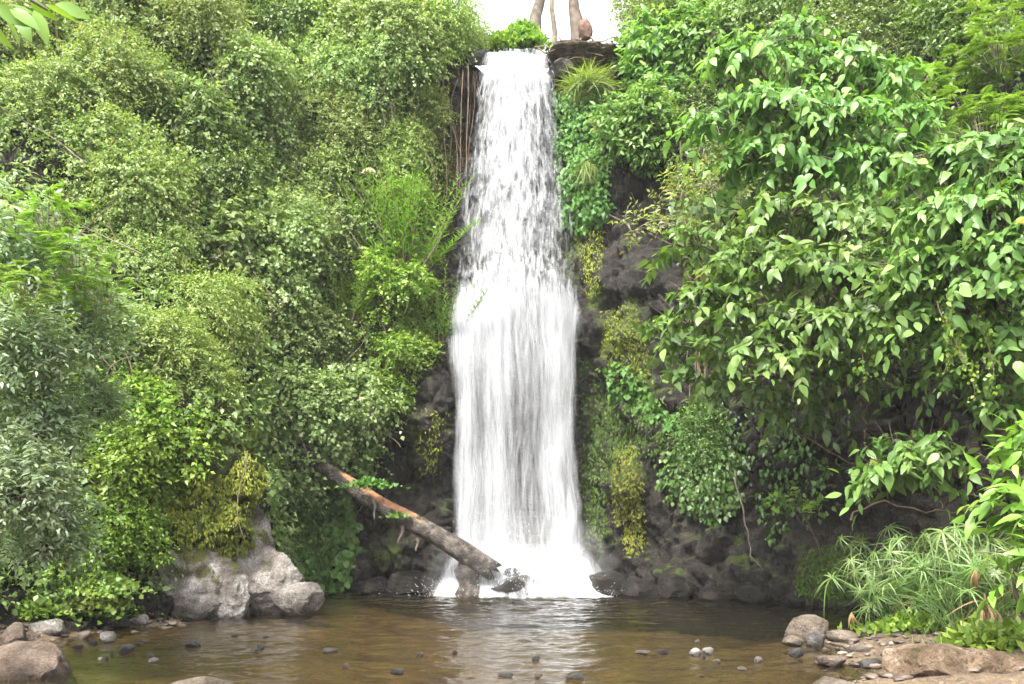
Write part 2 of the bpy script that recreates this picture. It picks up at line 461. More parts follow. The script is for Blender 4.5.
cnx = np.array([c[2] for c in ctl]); cny = np.array([c[3] for c in ctl])
coff = np.array([c[4] for c in ctl], float); ctop = np.array([c[5] for c in ctl], float)
seg = np.hypot(np.diff(cx), np.diff(cy)); cs = np.concatenate([[0], np.cumsum(seg)])
dens_w = np.interp(np.linspace(0, cs[-1], 4000), cs, np.where((cx > -6) & (cy > 12), 2.2, .8))
cum = np.cumsum(dens_w); cum = (cum - cum[0]) / (cum[-1] - cum[0])
S = np.interp(np.linspace(0, 1, NS), cum, np.linspace(0, cs[-1], 4000))
def herm(tab):
    m = np.gradient(tab, cs, axis=0)
    i = np.clip(np.searchsorted(cs, S, side='right') - 1, 0, len(cs) - 2)
    h = (cs[i + 1] - cs[i]); t = (S - cs[i]) / h
    if tab.ndim > 1: h = h[:, None]; t = t[:, None]
    a = 2 * t ** 3 - 3 * t ** 2 + 1; b = t ** 3 - 2 * t ** 2 + t; c = -2 * t ** 3 + 3 * t ** 2; d = t ** 3 - t ** 2
    return a * tab[i] + b * h * m[i] * .8 + c * tab[i + 1] + d * h * m[i + 1] * .8
bx, by = herm(cx), herm(cy)
nx, ny = herm(cnx), herm(cny); ln = np.hypot(nx, ny); nx /= ln; ny /= ln
off = herm(coff); top = herm(ctop)
zk = np.array([0, 2, 4, 6, 8, 10, 12, 14, 16], float)
G = np.zeros((NS, NZ + NPL, 3))
vv = np.linspace(0, 1, NZ)
for i in range(NS):
    z = -.9 + (top[i] + .9) * vv
    o = np.interp(z, zk, off[i])
    oe = np.interp(top[i], zk, off[i])
    po = np.linspace(0, 1, NPL + 1)[1:] ** 1.6 * 24
    zz = np.concatenate([z, top[i] + po * .05 + .25 * (1 - np.exp(-po))]); oo = np.concatenate([o, oe + po])
    G[i, :, 0] = bx[i] + nx[i] * oo; G[i, :, 1] = by[i] + ny[i] * oo; G[i, :, 2] = zz
for _ in range(3):      # soften the profile's corners
    G[:, 1:-1] = .25 * G[:, :-2] + .5 * G[:, 1:-1] + .25 * G[:, 2:]
def gnormal(G):
    du = np.gradient(G, axis=0); dv = np.gradient(G, axis=1)
    n = nrm(np.cross(dv, du))
    return n
Nn = gnormal(G)
if Nn[NS // 2, NZ // 2, 1] > 0: Nn = -Nn          # towards the pool
disp = (fbm(G * .45, 3, 3) - .5) * 1.1 + (np.abs(fbm(G * 1.1, 4, 11) - .5) * -1.3 + .12) * .8
warp = np.stack([fbm(G * 1.6 + k * 31.7, 3, 15 + k) for k in range(3)], -1) - .5
d1, d2, cv = worley((G + warp * 1.1) * np.array([1.0, 1.0, .7]), 5)
disp += (cv - .5) * .42 * sstep(0, .06, d2 - d1) - .07 * (1 - sstep(0, .06, d2 - d1))
d1, d2, cv = worley((G + warp * .7) * np.array([2.6, 2.6, 3.4]), 9)
disp += (cv - .5) * .16 * sstep(0, .05, d2 - d1) - .04 * (1 - sstep(0, .08, d2 - d1))
disp += (np.abs(fbm(G * 4.3, 4, 25) - .5) - .1) * -.34 + (worley(G * 5.5 + warp * 2, 33)[2] - .5) * .07 + (fbm(G * 9, 3, 21) - .5) * .18 + (np.abs(fbm(G * 11, 2, 27) - .5) - .1) * -.12
# rock behind the falling water stays back, the stream bed at the lip stays flat
fallm = np.exp(-((G[..., 0] - .05) / 1.0) ** 4)
disp = disp * (1 - .75 * fallm) - .25 * fallm * (G[..., 1] < 23)
edge = np.minimum(1, (np.arange(NZ + NPL) >= NZ) * .7)
disp = disp * (1 - .75 * edge)[None]
# a bulging rock ledge and a mossy nose to the right of the fall, a smooth shoulder to its left
def bulge(p, r, h):
    global disp
    d = np.linalg.norm((G - p) / np.array(r), axis=-1)
    disp = disp + h * np.clip(1 - d * d, 0, 1) ** .7
bulge(at(622, 345, 19.4), (.85, .9, .95), .55)
bulge(at(590, 330, 20.0), (.5, .6, .5), .45)
bulge(at(632, 490, 18.9), (.42, .7, .95), .55)
bulge(at(425, 410, 20.0), (.8, .8, 1.3), .6)
bulge(at(415, 555, 19.7), (1.0, .7, .7), .5)
bulge(at(830, 585, 16.8), (.75, .8, .8), .75)
bulge(at(690, 470, 18.3), (.9, .8, 1.0), .35)
bulge(at(655, 585, 18.7), (.8, .7, .4), .3)
bulge(at(735, 580, 17.8), (.9, .7, .5), .35)
G = G + Nn * disp[..., None]
Nn = gnormal(G)
if Nn[NS // 2, NZ // 2, 1] > 0: Nn = -Nn
GV = G.reshape(-1, 3); GN = Nn.reshape(-1, 3)
GF = grid_faces(NS, NZ + NPL)
# where moss has taken hold (0..1)
moss = np.zeros(len(GV))
def growth(p, r, a):
    global moss
    d = np.linalg.norm((GV - p) / np.array(r), axis=-1)
    moss = np.maximum(moss, a * np.clip(1.25 - d, 0, 1))
for px, py, Y, r, a in [(622, 335, 19.4, (.7, 1.2, .9), .9), (640, 380, 19.2, (.5, 1, .9), .8), (600, 430, 19.5, (.7, 1, 1.6), .8), (630, 490, 18.8, (.5, 1, 1.3), .95),
                        (570, 210, 20.6, (.4, 1, 2.2), .95), (590, 130, 20.8, (.5, 1, 1.5), .95), (595, 290, 20, (.25, 1, 1.0), .7), (440, 180, 20.5, (.5, 1, 2.6), .9),
                        (432, 250, 20.3, (.3, 1, .8), .9), (415, 440, 19.7, (.5, 1, .8), .6), (390, 550, 19.6, (.5, 1, .9), .55), (600, 545, 19.2, (.5, 1, .8), .8),
                        (700, 480, 18, (1, 1, 1.2), .7), (830, 575, 16.5, (.8, 1, .7), .95), (760, 520, 17.5, (1, 1.2, .8), .5), (215, 500, 15.2, (.9, 1.5, 1.6), .9), (240, 450, 15.5, (.8, 1.5, 1), .9)]:
    growth(at(px, py, Y), r, a)
moss = np.maximum(moss, .5 * sstep(.3, .8, GN[:, 2]))
cl_me = make_mesh('cliff', GV, [GF], [M['cliff']], None, {'moss': moss})
cliff = tag(link('cliff', cl_me), 'dark basalt cliff ringing the pool, mossy beside the fall', 'cliff', kind='structure')

# ------------------------------------------------------------------ ground: pool bed, left bank, gravel beach
def xr(y): return np.interp(y, [0, 6, 8, 9.3, 11, 12.2, 13.2, 14, 15, 17], [1.5, 2.3, 2.9, 3.3, 3.75, 4.15, 4.75, 5.4, 6.6, 8.5])
def xl(y): return np.interp(y, [0, 6, 8, 10, 11.5, 12.6, 13.6, 14.6, 15.4, 17], [-3.2, -4.3, -4.8, -5.3, -5.8, -5.75, -5.3, -4.8, -4.3, -4.6])
gx = np.linspace(-16, 16, 420); gy = np.linspace(-8, 23, 420)
X, Yg = np.meshgrid(gx, gy, indexing='ij')
P0 = np.stack([X, Yg, np.zeros_like(X)], -1)
wob = (fbm(P0 * .9, 3, 31) - .5) * .9
dr = X - xr(Yg) + wob; dl = xl(Yg) - X + wob
def bank(d, s): return np.where(d > 0, s * d / (1 + .12 * np.maximum(d, 0)), np.maximum(-.7, .16 * d))
Zg = np.maximum(bank(dr, .13), bank(dl, .30))
Zg = Zg + (fbm(P0 * 1.7, 4, 41) - .5) * .16 + (fbm(P0 * 7, 3, 43) - .5) * .06
Zg = np.where(Yg < 4, np.maximum(Zg, np.minimum((4 - Yg) * .12, .15) - .1), Zg)
def ground_z(x, y):
    i = np.clip(np.searchsorted(gx, x), 0, len(gx) - 1); j = np.clip(np.searchsorted(gy, y), 0, len(gy) - 1)
    return float(Zg[i, j])
m, t, N, L = new_mat('gravel_ground')
p = N['Principled BSDF']; g = N.new('ShaderNodeNewGeometry')
v = N.new('ShaderNodeTexVoronoi'); v.inputs['Scale'].default_value = 26; L.new(g.outputs['Position'], v.inputs[0])
v2 = N.new('ShaderNodeTexVoronoi'); v2.feature = 'DISTANCE_TO_EDGE'; v2.inputs['Scale'].default_value = 26; L.new(g.outputs['Position'], v2.inputs[0])
n = N.new('ShaderNodeTexNoise'); n.inputs['Scale'].default_value = 1.6; n.inputs['Detail'].default_value = 8; L.new(g.outputs['Position'], n.inputs[0])
rp = ramp(N, [(0, (.07, .05, .03)), (.5, (.12, .088, .056)), (1, (.19, .145, .10))])
L.new(v.outputs['Color'], rp.inputs[0])
rn = ramp(N, [(.35, (.55, .5, .42)), (.65, (1.1, 1.05, 1))]); L.new(n.outputs[0], rn.inputs[0])
ed = ramp(N, [(0, (.6, .55, .5)), (.12, (1, 1, 1))]); L.new(v2.outputs[0], ed.inputs[0])
a1 = N.new('ShaderNodeMix'); a1.data_type = 'RGBA'; a1.blend_type = 'MULTIPLY'; a1.inputs[0].default_value = 1
L.new(rp.outputs[0], a1.inputs[6]); L.new(rn.outputs[0], a1.inputs[7])
a2 = N.new('ShaderNodeMix'); a2.data_type = 'RGBA'; a2.blend_type = 'MULTIPLY'; a2.inputs[0].default_value = 1
L.new(a1.outputs[2], a2.inputs[6]); L.new(ed.outputs[0], a2.inputs[7])
L.new(a2.outputs[2], p.inputs['Base Color']); p.inputs['Roughness'].default_value = .85
b = N.new('ShaderNodeBump'); b.inputs['Distance'].default_value = .02; b.inputs['Strength'].default_value = .8
L.new(v2.outputs[0], b.inputs['Height']); L.new(b.outputs[0], p.inputs['Normal'])
M['ground'] = m
V = np.stack([X, Yg, Zg], -1).reshape(-1, 3)
GRF = grid_faces(420, 420)
ground = tag(link('ground', make_mesh('ground', V, [GRF], [m])), 'brown gravel bed of the pool with a stony beach', 'ground', kind='structure')

BVH = BVHTree.FromPolygons([tuple(x) for x in np.vstack([GV, V])], [tuple(x) for x in np.vstack([GF, GRF + len(GV)])])
ORG = Vector((0, 0, EYE))
def hit(px, py):
    d = Vector(((px - 512) / F, 1, (HZ - py) / F)).normalized()
    loc, no, _, _ = BVH.ray_cast(ORG, d)
    if loc is None:
        return at(px, py, 22), np.array([0, -1.0, 0])
    no = np.array(no)
    if np.dot(no, np.array(d)) > 0: no = -no
    return np.array(loc), no

# ------------------------------------------------------------------ water of the pool
wx = np.linspace(-9, 9, 460); wy = np.linspace(-2, 21.5, 560)
X, Yw = np.meshgrid(wx, wy, indexing='ij')
P0 = np.stack([X, Yw, np.zeros_like(X)], -1)
near = np.exp(-np.hypot(X - .2, (Yw - 19.3)) / 3.2)
rad = np.hypot(X - .2, Yw - 19.6)
hgt = (fbm(P0 * np.array([2.2, 3.4, 1]), 4, 51) - .5) * (.030 + .10 * near)
hgt += (fbm(P0 * np.array([6, 9, 1]), 3, 55) - .5) * (.024 + .07 * near)
hgt += (fbm(P0 * np.array([13, 19, 1]), 2, 58) - .5) * .012
hgt += .006 * np.sin(rad * 9 + 3 * fbm(P0 * .8, 2, 57)) * np.exp(-rad / 9)
m, t, N, L = new_mat('pool_water')
for nn_ in list(N):
    if nn_.type == 'BSDF_PRINCIPLED': N.remove(nn_)
out = N['Material Output']
tr0 = N.new('ShaderNodeBsdfTransparent'); tr0.inputs[0].default_value = (.70, .64, .46, 1)
silt = N.new('ShaderNodeBsdfDiffuse'); silt.inputs[0].default_value = (.095, .078, .04, 1)
tr = N.new('ShaderNodeMixShader'); tr.inputs[0].default_value = .07; L.new(tr0.outputs[0], tr.inputs[1]); L.new(silt.outputs[0], tr.inputs[2])
gl = N.new('ShaderNodeBsdfGlossy'); gl.inputs['Roughness'].default_value = .04; gl.inputs[0].default_value = (1, 1, 1, 1)
fr = N.new('ShaderNodeFresnel'); fr.inputs[0].default_value = 1.33
g = N.new('ShaderNodeNewGeometry')
n = N.new('ShaderNodeTexNoise'); n.inputs['Scale'].default_value = 9; n.inputs['Detail'].default_value = 4
mp = N.new('ShaderNodeMapping'); mp.inputs['Scale'].default_value = (1, 1.5, 1)
L.new(g.outputs['Position'], mp.inputs[0]); L.new(mp.outputs[0], n.inputs[0])
b = N.new('ShaderNodeBump'); b.inputs['Strength'].default_value = .35; b.inputs['Distance'].default_value = .02
L.new(n.outputs[0], b.inputs['Height']); L.new(b.outputs[0], gl.inputs['Normal']); L.new(b.outputs[0], fr.inputs['Normal'])
mx = N.new('ShaderNodeMixShader'); L.new(fr.outputs[0], mx.inputs[0]); L.new(tr.outputs[0], mx.inputs[1]); L.new(gl.outputs[0], mx.inputs[2])
L.new(mx.outputs[0], out.inputs[0])
water = link('water', make_mesh('water', np.stack([X, Yw, hgt], -1).reshape(-1, 3), [grid_faces(460, 560)], [m]))
tag(water, 'brown rippled water of the plunge pool', 'water', kind='structure')

# ------------------------------------------------------------------ waterfall
m, t, N, L = new_mat('falling_water')
for nn_ in list(N):
    if nn_.type == 'BSDF_PRINCIPLED': N.remove(nn_)
out = N['Material Output']
uvn = N.new('ShaderNodeUVMap'); uvn.uv_map = 'UVMap'
cov = N.new('ShaderNodeAttribute'); cov.attribute_name = 'cover'
smo = N.new('ShaderNodeAttribute'); smo.attribute_name = 'calm'
def stretched(sx, sy, det, rough=.6, dist=0.0):
    mp = N.new('ShaderNodeMapping'); mp.inputs['Scale'].default_value = (sx, sy, 1)
    n = N.new('ShaderNodeTexNoise'); n.noise_dimensions = '2D'; n.inputs['Scale'].default_value = 1; n.inputs['Detail'].default_value = det
    n.inputs['Roughness'].default_value = rough; n.inputs['Distortion'].default_value = dist
    L.new(uvn.outputs[0], mp.inputs[0]); L.new(mp.outputs[0], n.inputs[0]); return n.outputs[0]
nA = stretched(8.0, 2.2, 5, .68, .5)      # broken clots of the upper drop
nB = stretched(10.0, .55, 5, .6, .3)      # long strands of the lower drop
nC = stretched(34, 2.6, 2, .5)
soft = N.new('ShaderNodeMath'); soft.operation = 'MULTIPLY_ADD'; soft.inputs[1].default_value = .42; soft.inputs[2].default_value = .36; L.new(nB, soft.inputs[0])
mixn = N.new('ShaderNodeMix'); mixn.data_type = 'FLOAT'; L.new(smo.outputs['Fac'], mixn.inputs[0]); L.new(nA, mixn.inputs[2]); L.new(soft.outputs[0], mixn.inputs[3])
fine = N.new('ShaderNodeMapRange'); fine.inputs[3].default_value = .35; fine.inputs[4].default_value = .20; L.new(smo.outputs['Fac'], fine.inputs[0])
ad = N.new('ShaderNodeMath'); ad.operation = 'MULTIPLY_ADD'; L.new(fine.outputs[0], ad.inputs[1]); L.new(nC, ad.inputs[0]); L.new(mixn.outputs[0], ad.inputs[2])
ad2 = N.new('ShaderNodeMath'); ad2.operation = 'ADD'; L.new(ad.outputs[0], ad2.inputs[0]); L.new(cov.outputs['Fac'], ad2.inputs[1])
al = N.new('ShaderNodeMapRange'); al.interpolation_type = 'SMOOTHSTEP'; al.inputs[1].default_value = 1.0; al.inputs[2].default_value = 1.55
L.new(ad2.outputs[0], al.inputs[0])
df = N.new('ShaderNodeBsdfDiffuse'); df.inputs[0].default_value = (.50, .51, .53, 1)
tl_ = N.new('ShaderNodeBsdfTranslucent'); tl_.inputs[0].default_value = (.50, .51, .53, 1)
m1 = N.new('ShaderNodeMixShader'); m1.inputs[0].default_value = .45; L.new(df.outputs[0], m1.inputs[1]); L.new(tl_.outputs[0], m1.inputs[2])
tp = N.new('ShaderNodeBsdfTransparent')
m2 = N.new('ShaderNodeMixShader'); L.new(al.outputs[0], m2.inputs[0]); L.new(tp.outputs[0], m2.inputs[1]); L.new(m1.outputs[0], m2.inputs[2])
L.new(m2.outputs[0], out.inputs[0])
M['fall'] = m
m, t, N, L = new_mat('water_drops'); p = N['Principled BSDF']
p.inputs['Base Color'].default_value = (.50, .51, .53, 1); p.inputs['Roughness'].default_value = .3
M['drops'] = m

fall = empty('waterfall', (0.1, 20, 0), 'tall white waterfall dropping over a ledge into the pool', 'waterfall')
fall['kind'] = 'structure'
F0 = np.array([.1, 20, 0]); wx_ = wx
rng = np.random.default_rng(7)
zt = [0.0, .35, 1.0, 2.4, 4.2, 5.3, 5.95, 6.6, 7.6, 8.6, 9.8, 10.6, 11.15, 11.22]
yt = [19.25, 19.5, 19.62, 19.68, 19.75, 19.84, 19.95, 20.25, 20.45, 20.6, 20.78, 20.95, 21.25, 21.9]
pl = [438, 448, 453, 455, 454, 451, 447, 444, 446, 453, 464, 474, 482, 486]
pr = [602, 590, 582, 578, 578, 579, 581, 583, 582, 577, 569, 560, 550, 545]
xl_ = [(a - 512) * y / F for a, y in zip(pl, yt)]; xr_ = [(a - 512) * y / F for a, y in zip(pr, yt)]
NU, NVv = 90, 330
zz = np.linspace(11.22, .0, NVv)
for l in range(8):
    u = np.linspace(0, 1, NU)
    U, Z = np.meshgrid(u, zz, indexing='ij')
    wscale = 1.04 + .05 * (l % 3) - (.15 if l in (1, 4) else 0) * np.clip((Z - 5.5) / 5, 0, 1) + (.16 if l > 5 else 0)
    a = np.interp(Z, zt, xl_); bq = np.interp(Z, zt, xr_)
    mid = (a + bq) / 2; hw = (bq - a) / 2 * wscale
    zl = 5.75 + .9 * (fbm(np.stack([U * 3.2, 0 * U, np.full_like(U, l * .6)], -1), 3, 44) - .5) - .35 * (2 * U - 1) ** 2
    lower = sstep(zl + .8, zl - .5, Z)
    Xs = mid + hw * (2 * U - 1)
    wv = np.stack([Xs * 1.6, Z * .35, np.full_like(Z, l * 3.7)], -1)
    Ys = np.interp(Z, zt, yt) - .075 * l - .45 * np.clip(1 - (2 * U - 1) ** 2, 0, 1) * (.35 + .3 * lower) + (fbm(wv * 1.5, 3, 60 + l) - .5) * .45
    Ys -= .12 * np.exp(-((Z - zl) / .45) ** 2) * np.clip(1 - (2 * U - 1) ** 2, 0, 1)
    Xs = Xs + (fbm(np.stack([U * 3, Z * .5, np.full_like(Z, l * 1.3)], -1), 3, 80 + l) - .5) * (.22 + .16 * lower)
    e = np.minimum(U, 1 - U)
    cover = .23 + .20 * (1 - lower) * np.exp(-((U - .47) / .38) ** 2)
    # lower drop: dense ropes at the left, the third and the right, thin grey veil between
    dn = .26 * np.exp(-((U - .10) / .08) ** 2) + .22 * np.exp(-((U - .36) / .08) ** 2) + .34 * np.exp(-((U - .82) / .11) ** 2) + .15
    cover = cover * (1 - lower) + lower * (.32 + dn * .52)
    cover += .07 * np.exp(-((Z - zl + .1) / .5) ** 2) + .42 * sstep(1.1, .1, Z) + .25 * sstep(9.8, 11.2, Z) * sstep(.04, .2, np.minimum(U, 1 - U))
    if l > 5: cover = cover - .17 - .05 * lower
    cover -= .50 * np.clip(1 - e / (.14 + .06 * (1 - lower)), 0, 1) ** 1.6
    cover += (fbm(np.stack([U * 2.5, Z * .4, np.full_like(Z, 9 + l)], -1), 2, 90 + l) - .5) * .48
    uvm = np.stack([(U - .5) * 3.0 + l * 7.3, Z + l * 11.1], -1).reshape(-1, 2)
    V = np.stack([Xs, Ys, Z], -1).reshape(-1, 3) - F0
    o = link('water_curtain', make_mesh('water_curtain', V, [grid_faces(NU, NVv)], [M['fall']], None, {'cover': cover.ravel(), 'calm': lower.ravel()}, uv=uvm), fall)

OCT = (np.array([(0, 0, 1), (.7, 0, 0), (0, .7, 0), (-.7, 0, 0), (0, -.7, 0), (0, 0, -1)], float),
       np.array([(0, 1, 2), (0, 2, 3), (0, 3, 4), (0, 4, 1), (5, 2, 1), (5, 3, 2), (5, 4, 3), (5, 1, 4)]))
def drops(geo, pos, axis, w_, l_):
    axis = nrm(axis); ref = np.array([.3, 1, .2]); a = nrm(np.cross(axis, ref)); b = np.cross(axis, a)
    T, Fc = OCT
    V = pos[:, None] + T[None, :, 0, None] * a[:, None] * w_[:, None, None] + T[None, :, 1, None] * b[:, None] * w_[:, None, None] + T[None, :, 2, None] * axis[:, None] * l_[:, None, None]
    geo.add(V.reshape(-1, 3), (np.arange(len(pos))[:, None, None] * 6 + Fc[None]).reshape(-1, 3), .5)
# splash thrown up at the foot
gq = Geo()
n_ = 5200
x = rng.normal(.15, .75, n_)
tt = rng.random(n_); v0 = .35 + 1.5 * rng.random(n_) ** 1.5 * np.exp(-((x - .2) / 1.1) ** 2)
z = np.abs(rng.normal(0, .5, n_)) * v0 * .75 + .02
y = 19.35 - .75 * rng.random(n_) - .2 * v0
ax = nrm(np.stack([(x - .15) * .5 + rng.normal(0, .25, n_), rng.normal(-.2, .25, n_), rng.random(n_) + .3], -1))
drops(gq, np.stack([x, y, z], -1) - F0, ax, .003 + .007 * rng.random(n_) ** 2, .008 + .03 * rng.random(n_) ** 2)
link('splash', gq.mesh('splash', [M['drops']]), fall)
# fans of white water bouncing off the rocks at the foot
nf = 26
vs, us, cs_, fs = [], [], [], []
for k in range(nf):
    x0 = -1.35 + 2.95 * (k + rng.random()) / nf; hgt_ = (.35 + .75 * rng.random()) * np.exp(-((x0 - .15) / 1.5) ** 2); wd_ = .22 + .3 * rng.random(); y0 = 18.85 + .5 * rng.random(); out_ = .2 + .4 * rng.random(); ln_ = (x0 - .15) * .35 + rng.normal() * .15
    a_, b_ = np.meshgrid(np.linspace(-1, 1, 16), np.linspace(0, 1, 18), indexing='ij')
    xx = x0 + a_ * wd_ * (.35 + .9 * b_) + ln_ * b_; zz_ = hgt_ * (1.7 * b_ - .95 * b_ ** 2) * (1 - .3 * a_ ** 2); yy = y0 - out_ * b_ + .12 * a_ ** 2
    fs.append(grid_faces(16, 18) + sum(len(v) for v in vs)); vs.append(np.stack([xx, yy, zz_], -1).reshape(-1, 3) - F0)
    us.append(np.stack([a_ * wd_ * 2 + k * 3.1, b_ * hgt_ * 2 + k], -1).reshape(-1, 2)); cs_.append((.62 - .62 * b_ ** 1.3 - .45 * np.abs(a_) ** 2.5).ravel())
link('splash_fans', make_mesh('splash_fans', np.vstack(vs), [np.vstack(fs)], [M['fall']], None, {'cover': np.concatenate(cs_), 'calm': np.zeros(sum(len(v) for v in vs))}, uv=np.vstack(us)), fall)
# foam heaped on the pool at the foot
fx = np.linspace(-2.6, 2.9, 260); fy = np.linspace(16.2, 20.2, 230)
X, Yf = np.meshgrid(fx, fy, indexing='ij')
P0 = np.stack([X, Yf, np.zeros_like(X)], -1)
c0 = np.exp(-((X - .15) / 1.4) ** 4) * sstep(18.35, 19.4, Yf + (fbm(P0 * 1.7, 3, 75) - .5) * 1.3)
hw_ = np.interp(X, wx, np.arange(len(wx))).astype(int); hy_ = np.interp(Yf, wy, np.arange(len(wy))).astype(int)
hh = hgt[hw_, hy_] + .012 + .04 * sstep(18.2, 19, Yf) + .5 * c0 * sstep(18.9, 19.6, Yf) * (.35 + fbm(P0 * 2.2, 4, 71)) * np.exp(-((X - .2) / 1.0) ** 2) + (fbm(P0 * 8, 3, 73) - .5) * .08 * c0
V = np.stack([X, Yf, hh], -1).reshape(-1, 3) - F0
drift = .44 * np.exp(-((X - .2) / 1.7) ** 2) * sstep(16.2, 19.0, Yf) + .2 * (fbm(P0 * 1.1, 3, 77) - .5)
cov_ = np.maximum(c0 * 1.15 - .22, np.minimum(drift, .46) * sstep(0, .12, np.minimum(np.minimum(X + 2.6, 2.9 - X), Yf - 16.2)) * 1.0).ravel()
link('foam', make_mesh('foam', V, [grid_faces(260, 230)], [M['fall']], None, {'cover': cov_, 'calm': np.zeros(len(V))},
                       uv=np.stack([X * .9, Yf * 4], -1).reshape(-1, 2)), fall)

# ------------------------------------------------------------------ rocks
def ico(sub):
    import bmesh
    bm = bmesh.new(); bmesh.ops.create_icosphere(bm, subdivisions=sub, radius=1)
    V = np.array([v.co[:] for v in bm.verts]); Fc = np.array([[v.index for v in f.verts] for f in bm.faces]); bm.free()
    return V, Fc
ICO = {k: ico(k) for k in (3, 4, 5, 6)}
def rock_mesh(name, mat, size, seed, sub=4, angular=.5, rough=1.0, mossy=0.0):
    V, Fc = ICO[sub]; V = V.copy()
    r = np.random.default_rng(seed)
    o = r.random(3) * 50
    V = V * (1 + (fbm(V * 1.1 + o, 3, seed) - .5) * .7 * rough)[:, None]
    for _ in range(int(6 + 16 * angular)):       # knock flat faces off
        d = nrm(r.normal(size=3) * np.array([1, 1, .8])); h = .50 + .38 * r.random()
        V = V - np.maximum(V @ d - h, 0)[:, None] * d * (.6 + .38 * angular)
    n0 = nrm(V)
    V = V + n0 * ((np.abs(fbm(V * 2.6 + o, 4, seed + 3) - .5) - .12) * -.26 * rough + (fbm(V * 8 + o, 3, seed + 5) - .5) * .07 * rough + (np.abs(fbm(V * 6 + o, 3, seed + 8) - .5) - .1) * -.10 * rough)[:, None]
    V = V / np.abs(V).max(0)
    V = V * np.array(size)
    ms = mossy * sstep(-.2, .8, n0[:, 2])
    return make_mesh(name, V, [Fc], [mat], None, {'moss': ms})
def rock(name, px, py, wpx, hpx, Y, mat, label, cat='rock', group=None, seed=0, sub=4, angular=.5, depth=1.0, rough=1.0, mossy=0.0, rz=0.0, sink=.35):
    """px,py = middle of the visible part, wpx,hpx its size in the picture at distance Y"""
    c = at(px, py + hpx / 2, Y); W = wpx * Y / F / 2; H = hpx * Y / F
    hz_ = H / (1 + (1 - sink))
    me = rock_mesh(name, mat, (W * 1.06, W * depth, hz_ * 1.12), seed, sub, angular, rough, mossy)
    o = link(name, me, None, (c[0], c[1], c[2] + hz_ * (1 - sink)))
    o.rotation_euler = (0, 0, rz)
    return tag(o, label, cat, group)

rock('boulder', 186, 584, 118, 82, 15.1, M['stone'], 'brown and grey boulder with mossy crown and white right face, left end of the outcrop', 'boulder', seed=29, sub=6, angular=1, depth=.7, rough=1.1, mossy=.62)
rock('boulder', 244, 560, 62, 122, 15.9, M['stone'], 'tall slanting grey slab leaning up against the mossy buttress', 'boulder', seed=17, sub=6, angular=1, depth=1.2, rough=1.2, mossy=.45)
rock('boulder', 266, 583, 78, 66, 15.8, M['stone'], 'sloping ridged grey rock between the tall slab and the smooth nose', 'boulder', seed=13, sub=6, angular=1, depth=.8, rough=1.2, mossy=.3)
rock('boulder', 300, 597, 54, 30, 15.5, M['stone'], 'smooth rounded grey nose of rock at the right end of the outcrop', 'boulder', seed=23, sub=5, angular=.3, depth=.9, rough=.7)
rock('boulder', 228, 598, 44, 44, 15.1, M['stone'], 'pale fractured block wedged in front of the tall slab', 'boulder', seed=21, sub=6, angular=1, depth=.8, rough=1.2)
rock('boulder', 119, 612, 40, 26, 14.2, M['darkstone'], 'dark rounded boulder alone on the left waterline below bright herbs', 'boulder', seed=31, sub=5, angular=.4)
rock('boulder', 18, 674, 112, 58, 9.9, M['pinkstone'], 'big pinkish brown boulder cut by the lower left corner', 'boulder', seed=37, sub=6, angular=.55, rough=.8, depth=.9)
rock('boulder', 196, 690, 88, 26, 9.0, M['tanstone'], 'pale tan rock just breaking the bottom edge of the pool', 'boulder', seed=41, sub=5, angular=.3)
rock('boulder', 948, 672, 140, 56, 9.4, M['earthstone'], 'broad brown boulder with ridged top on the gravel beach', 'boulder', seed=44, sub=6, angular=1, rough=1.5, depth=.8, mossy=.5)
rock('boulder', 832, 690, 84, 24, 9.0, M['tanstone'], 'flat pale rock beside the broad brown boulder at the beach edge', 'boulder', seed=47, sub=5, angular=.4)
rock('stone', 808, 628, 46, 23, 12.5, M['tanstone'], 'rounded tan stone, biggest of those standing in the water by the beach', 'stone', seed=53, sub=5, angular=.25)
rock('stone', 794, 641, 22, 10, 11.8, M['tanstone'], 'low flat grey stone in front of the rounded tan stone', 'stone', seed=59, angular=.6)
rock('stone', 815, 638, 20, 14, 11.85, M['darkstone'], 'small pointed dark stone tucked under the rounded tan stone', 'stone', seed=61, angular=.8)
rock('stone', 841, 636, 36, 12, 12.2, M['tanstone'], 'long low tan stone where the beach meets the water', 'stone', seed=67, angular=.6)
rock('stone', 830, 659, 30, 11, 10.4, M['pinkstone'], 'flat oval brown stone lying in the shallow water off the beach', 'stone', seed=71, angular=.3)
rock('stone', 797, 652, 16, 8, 11.0, M['darkstone'], 'little wet dark stone in shallows with a white top', 'stone', seed=73, angular=.8)
for k, (px, py, wd, hd, lab) in enumerate([
    (858, 650, 26, 13, 'grey stone with a white glint at the tip of the beach'), (880, 640, 34, 12, 'flat reddish slab on the upper beach by the sedge'),
    (905, 652, 36, 14, 'squarish tan slab in the middle of the beach'), (888, 661, 30, 12, 'tan slab stacked at the front of the beach'),
    (868, 664, 28, 11, 'mottled grey stone on the wet front edge of the beach'), (928, 646, 26, 10, 'brown stone in the low heap of stones behind the broad boulder'),
    (943, 654, 22, 10, 'small reddish stone on top of the low heap on the beach'), (872, 632, 26, 9, 'dark flat stone at the waterline under the sedge')]):
    rock('stone', px, py, wd, hd, 1592 / (py - 512) * .985, [M['tanstone'], M['pinkstone'], M['tanstone'], M['pinkstone'], M['darkstone']][k % 5], lab, 'stone', 'stones of the gravel beach', seed=80 + k, angular=.7)
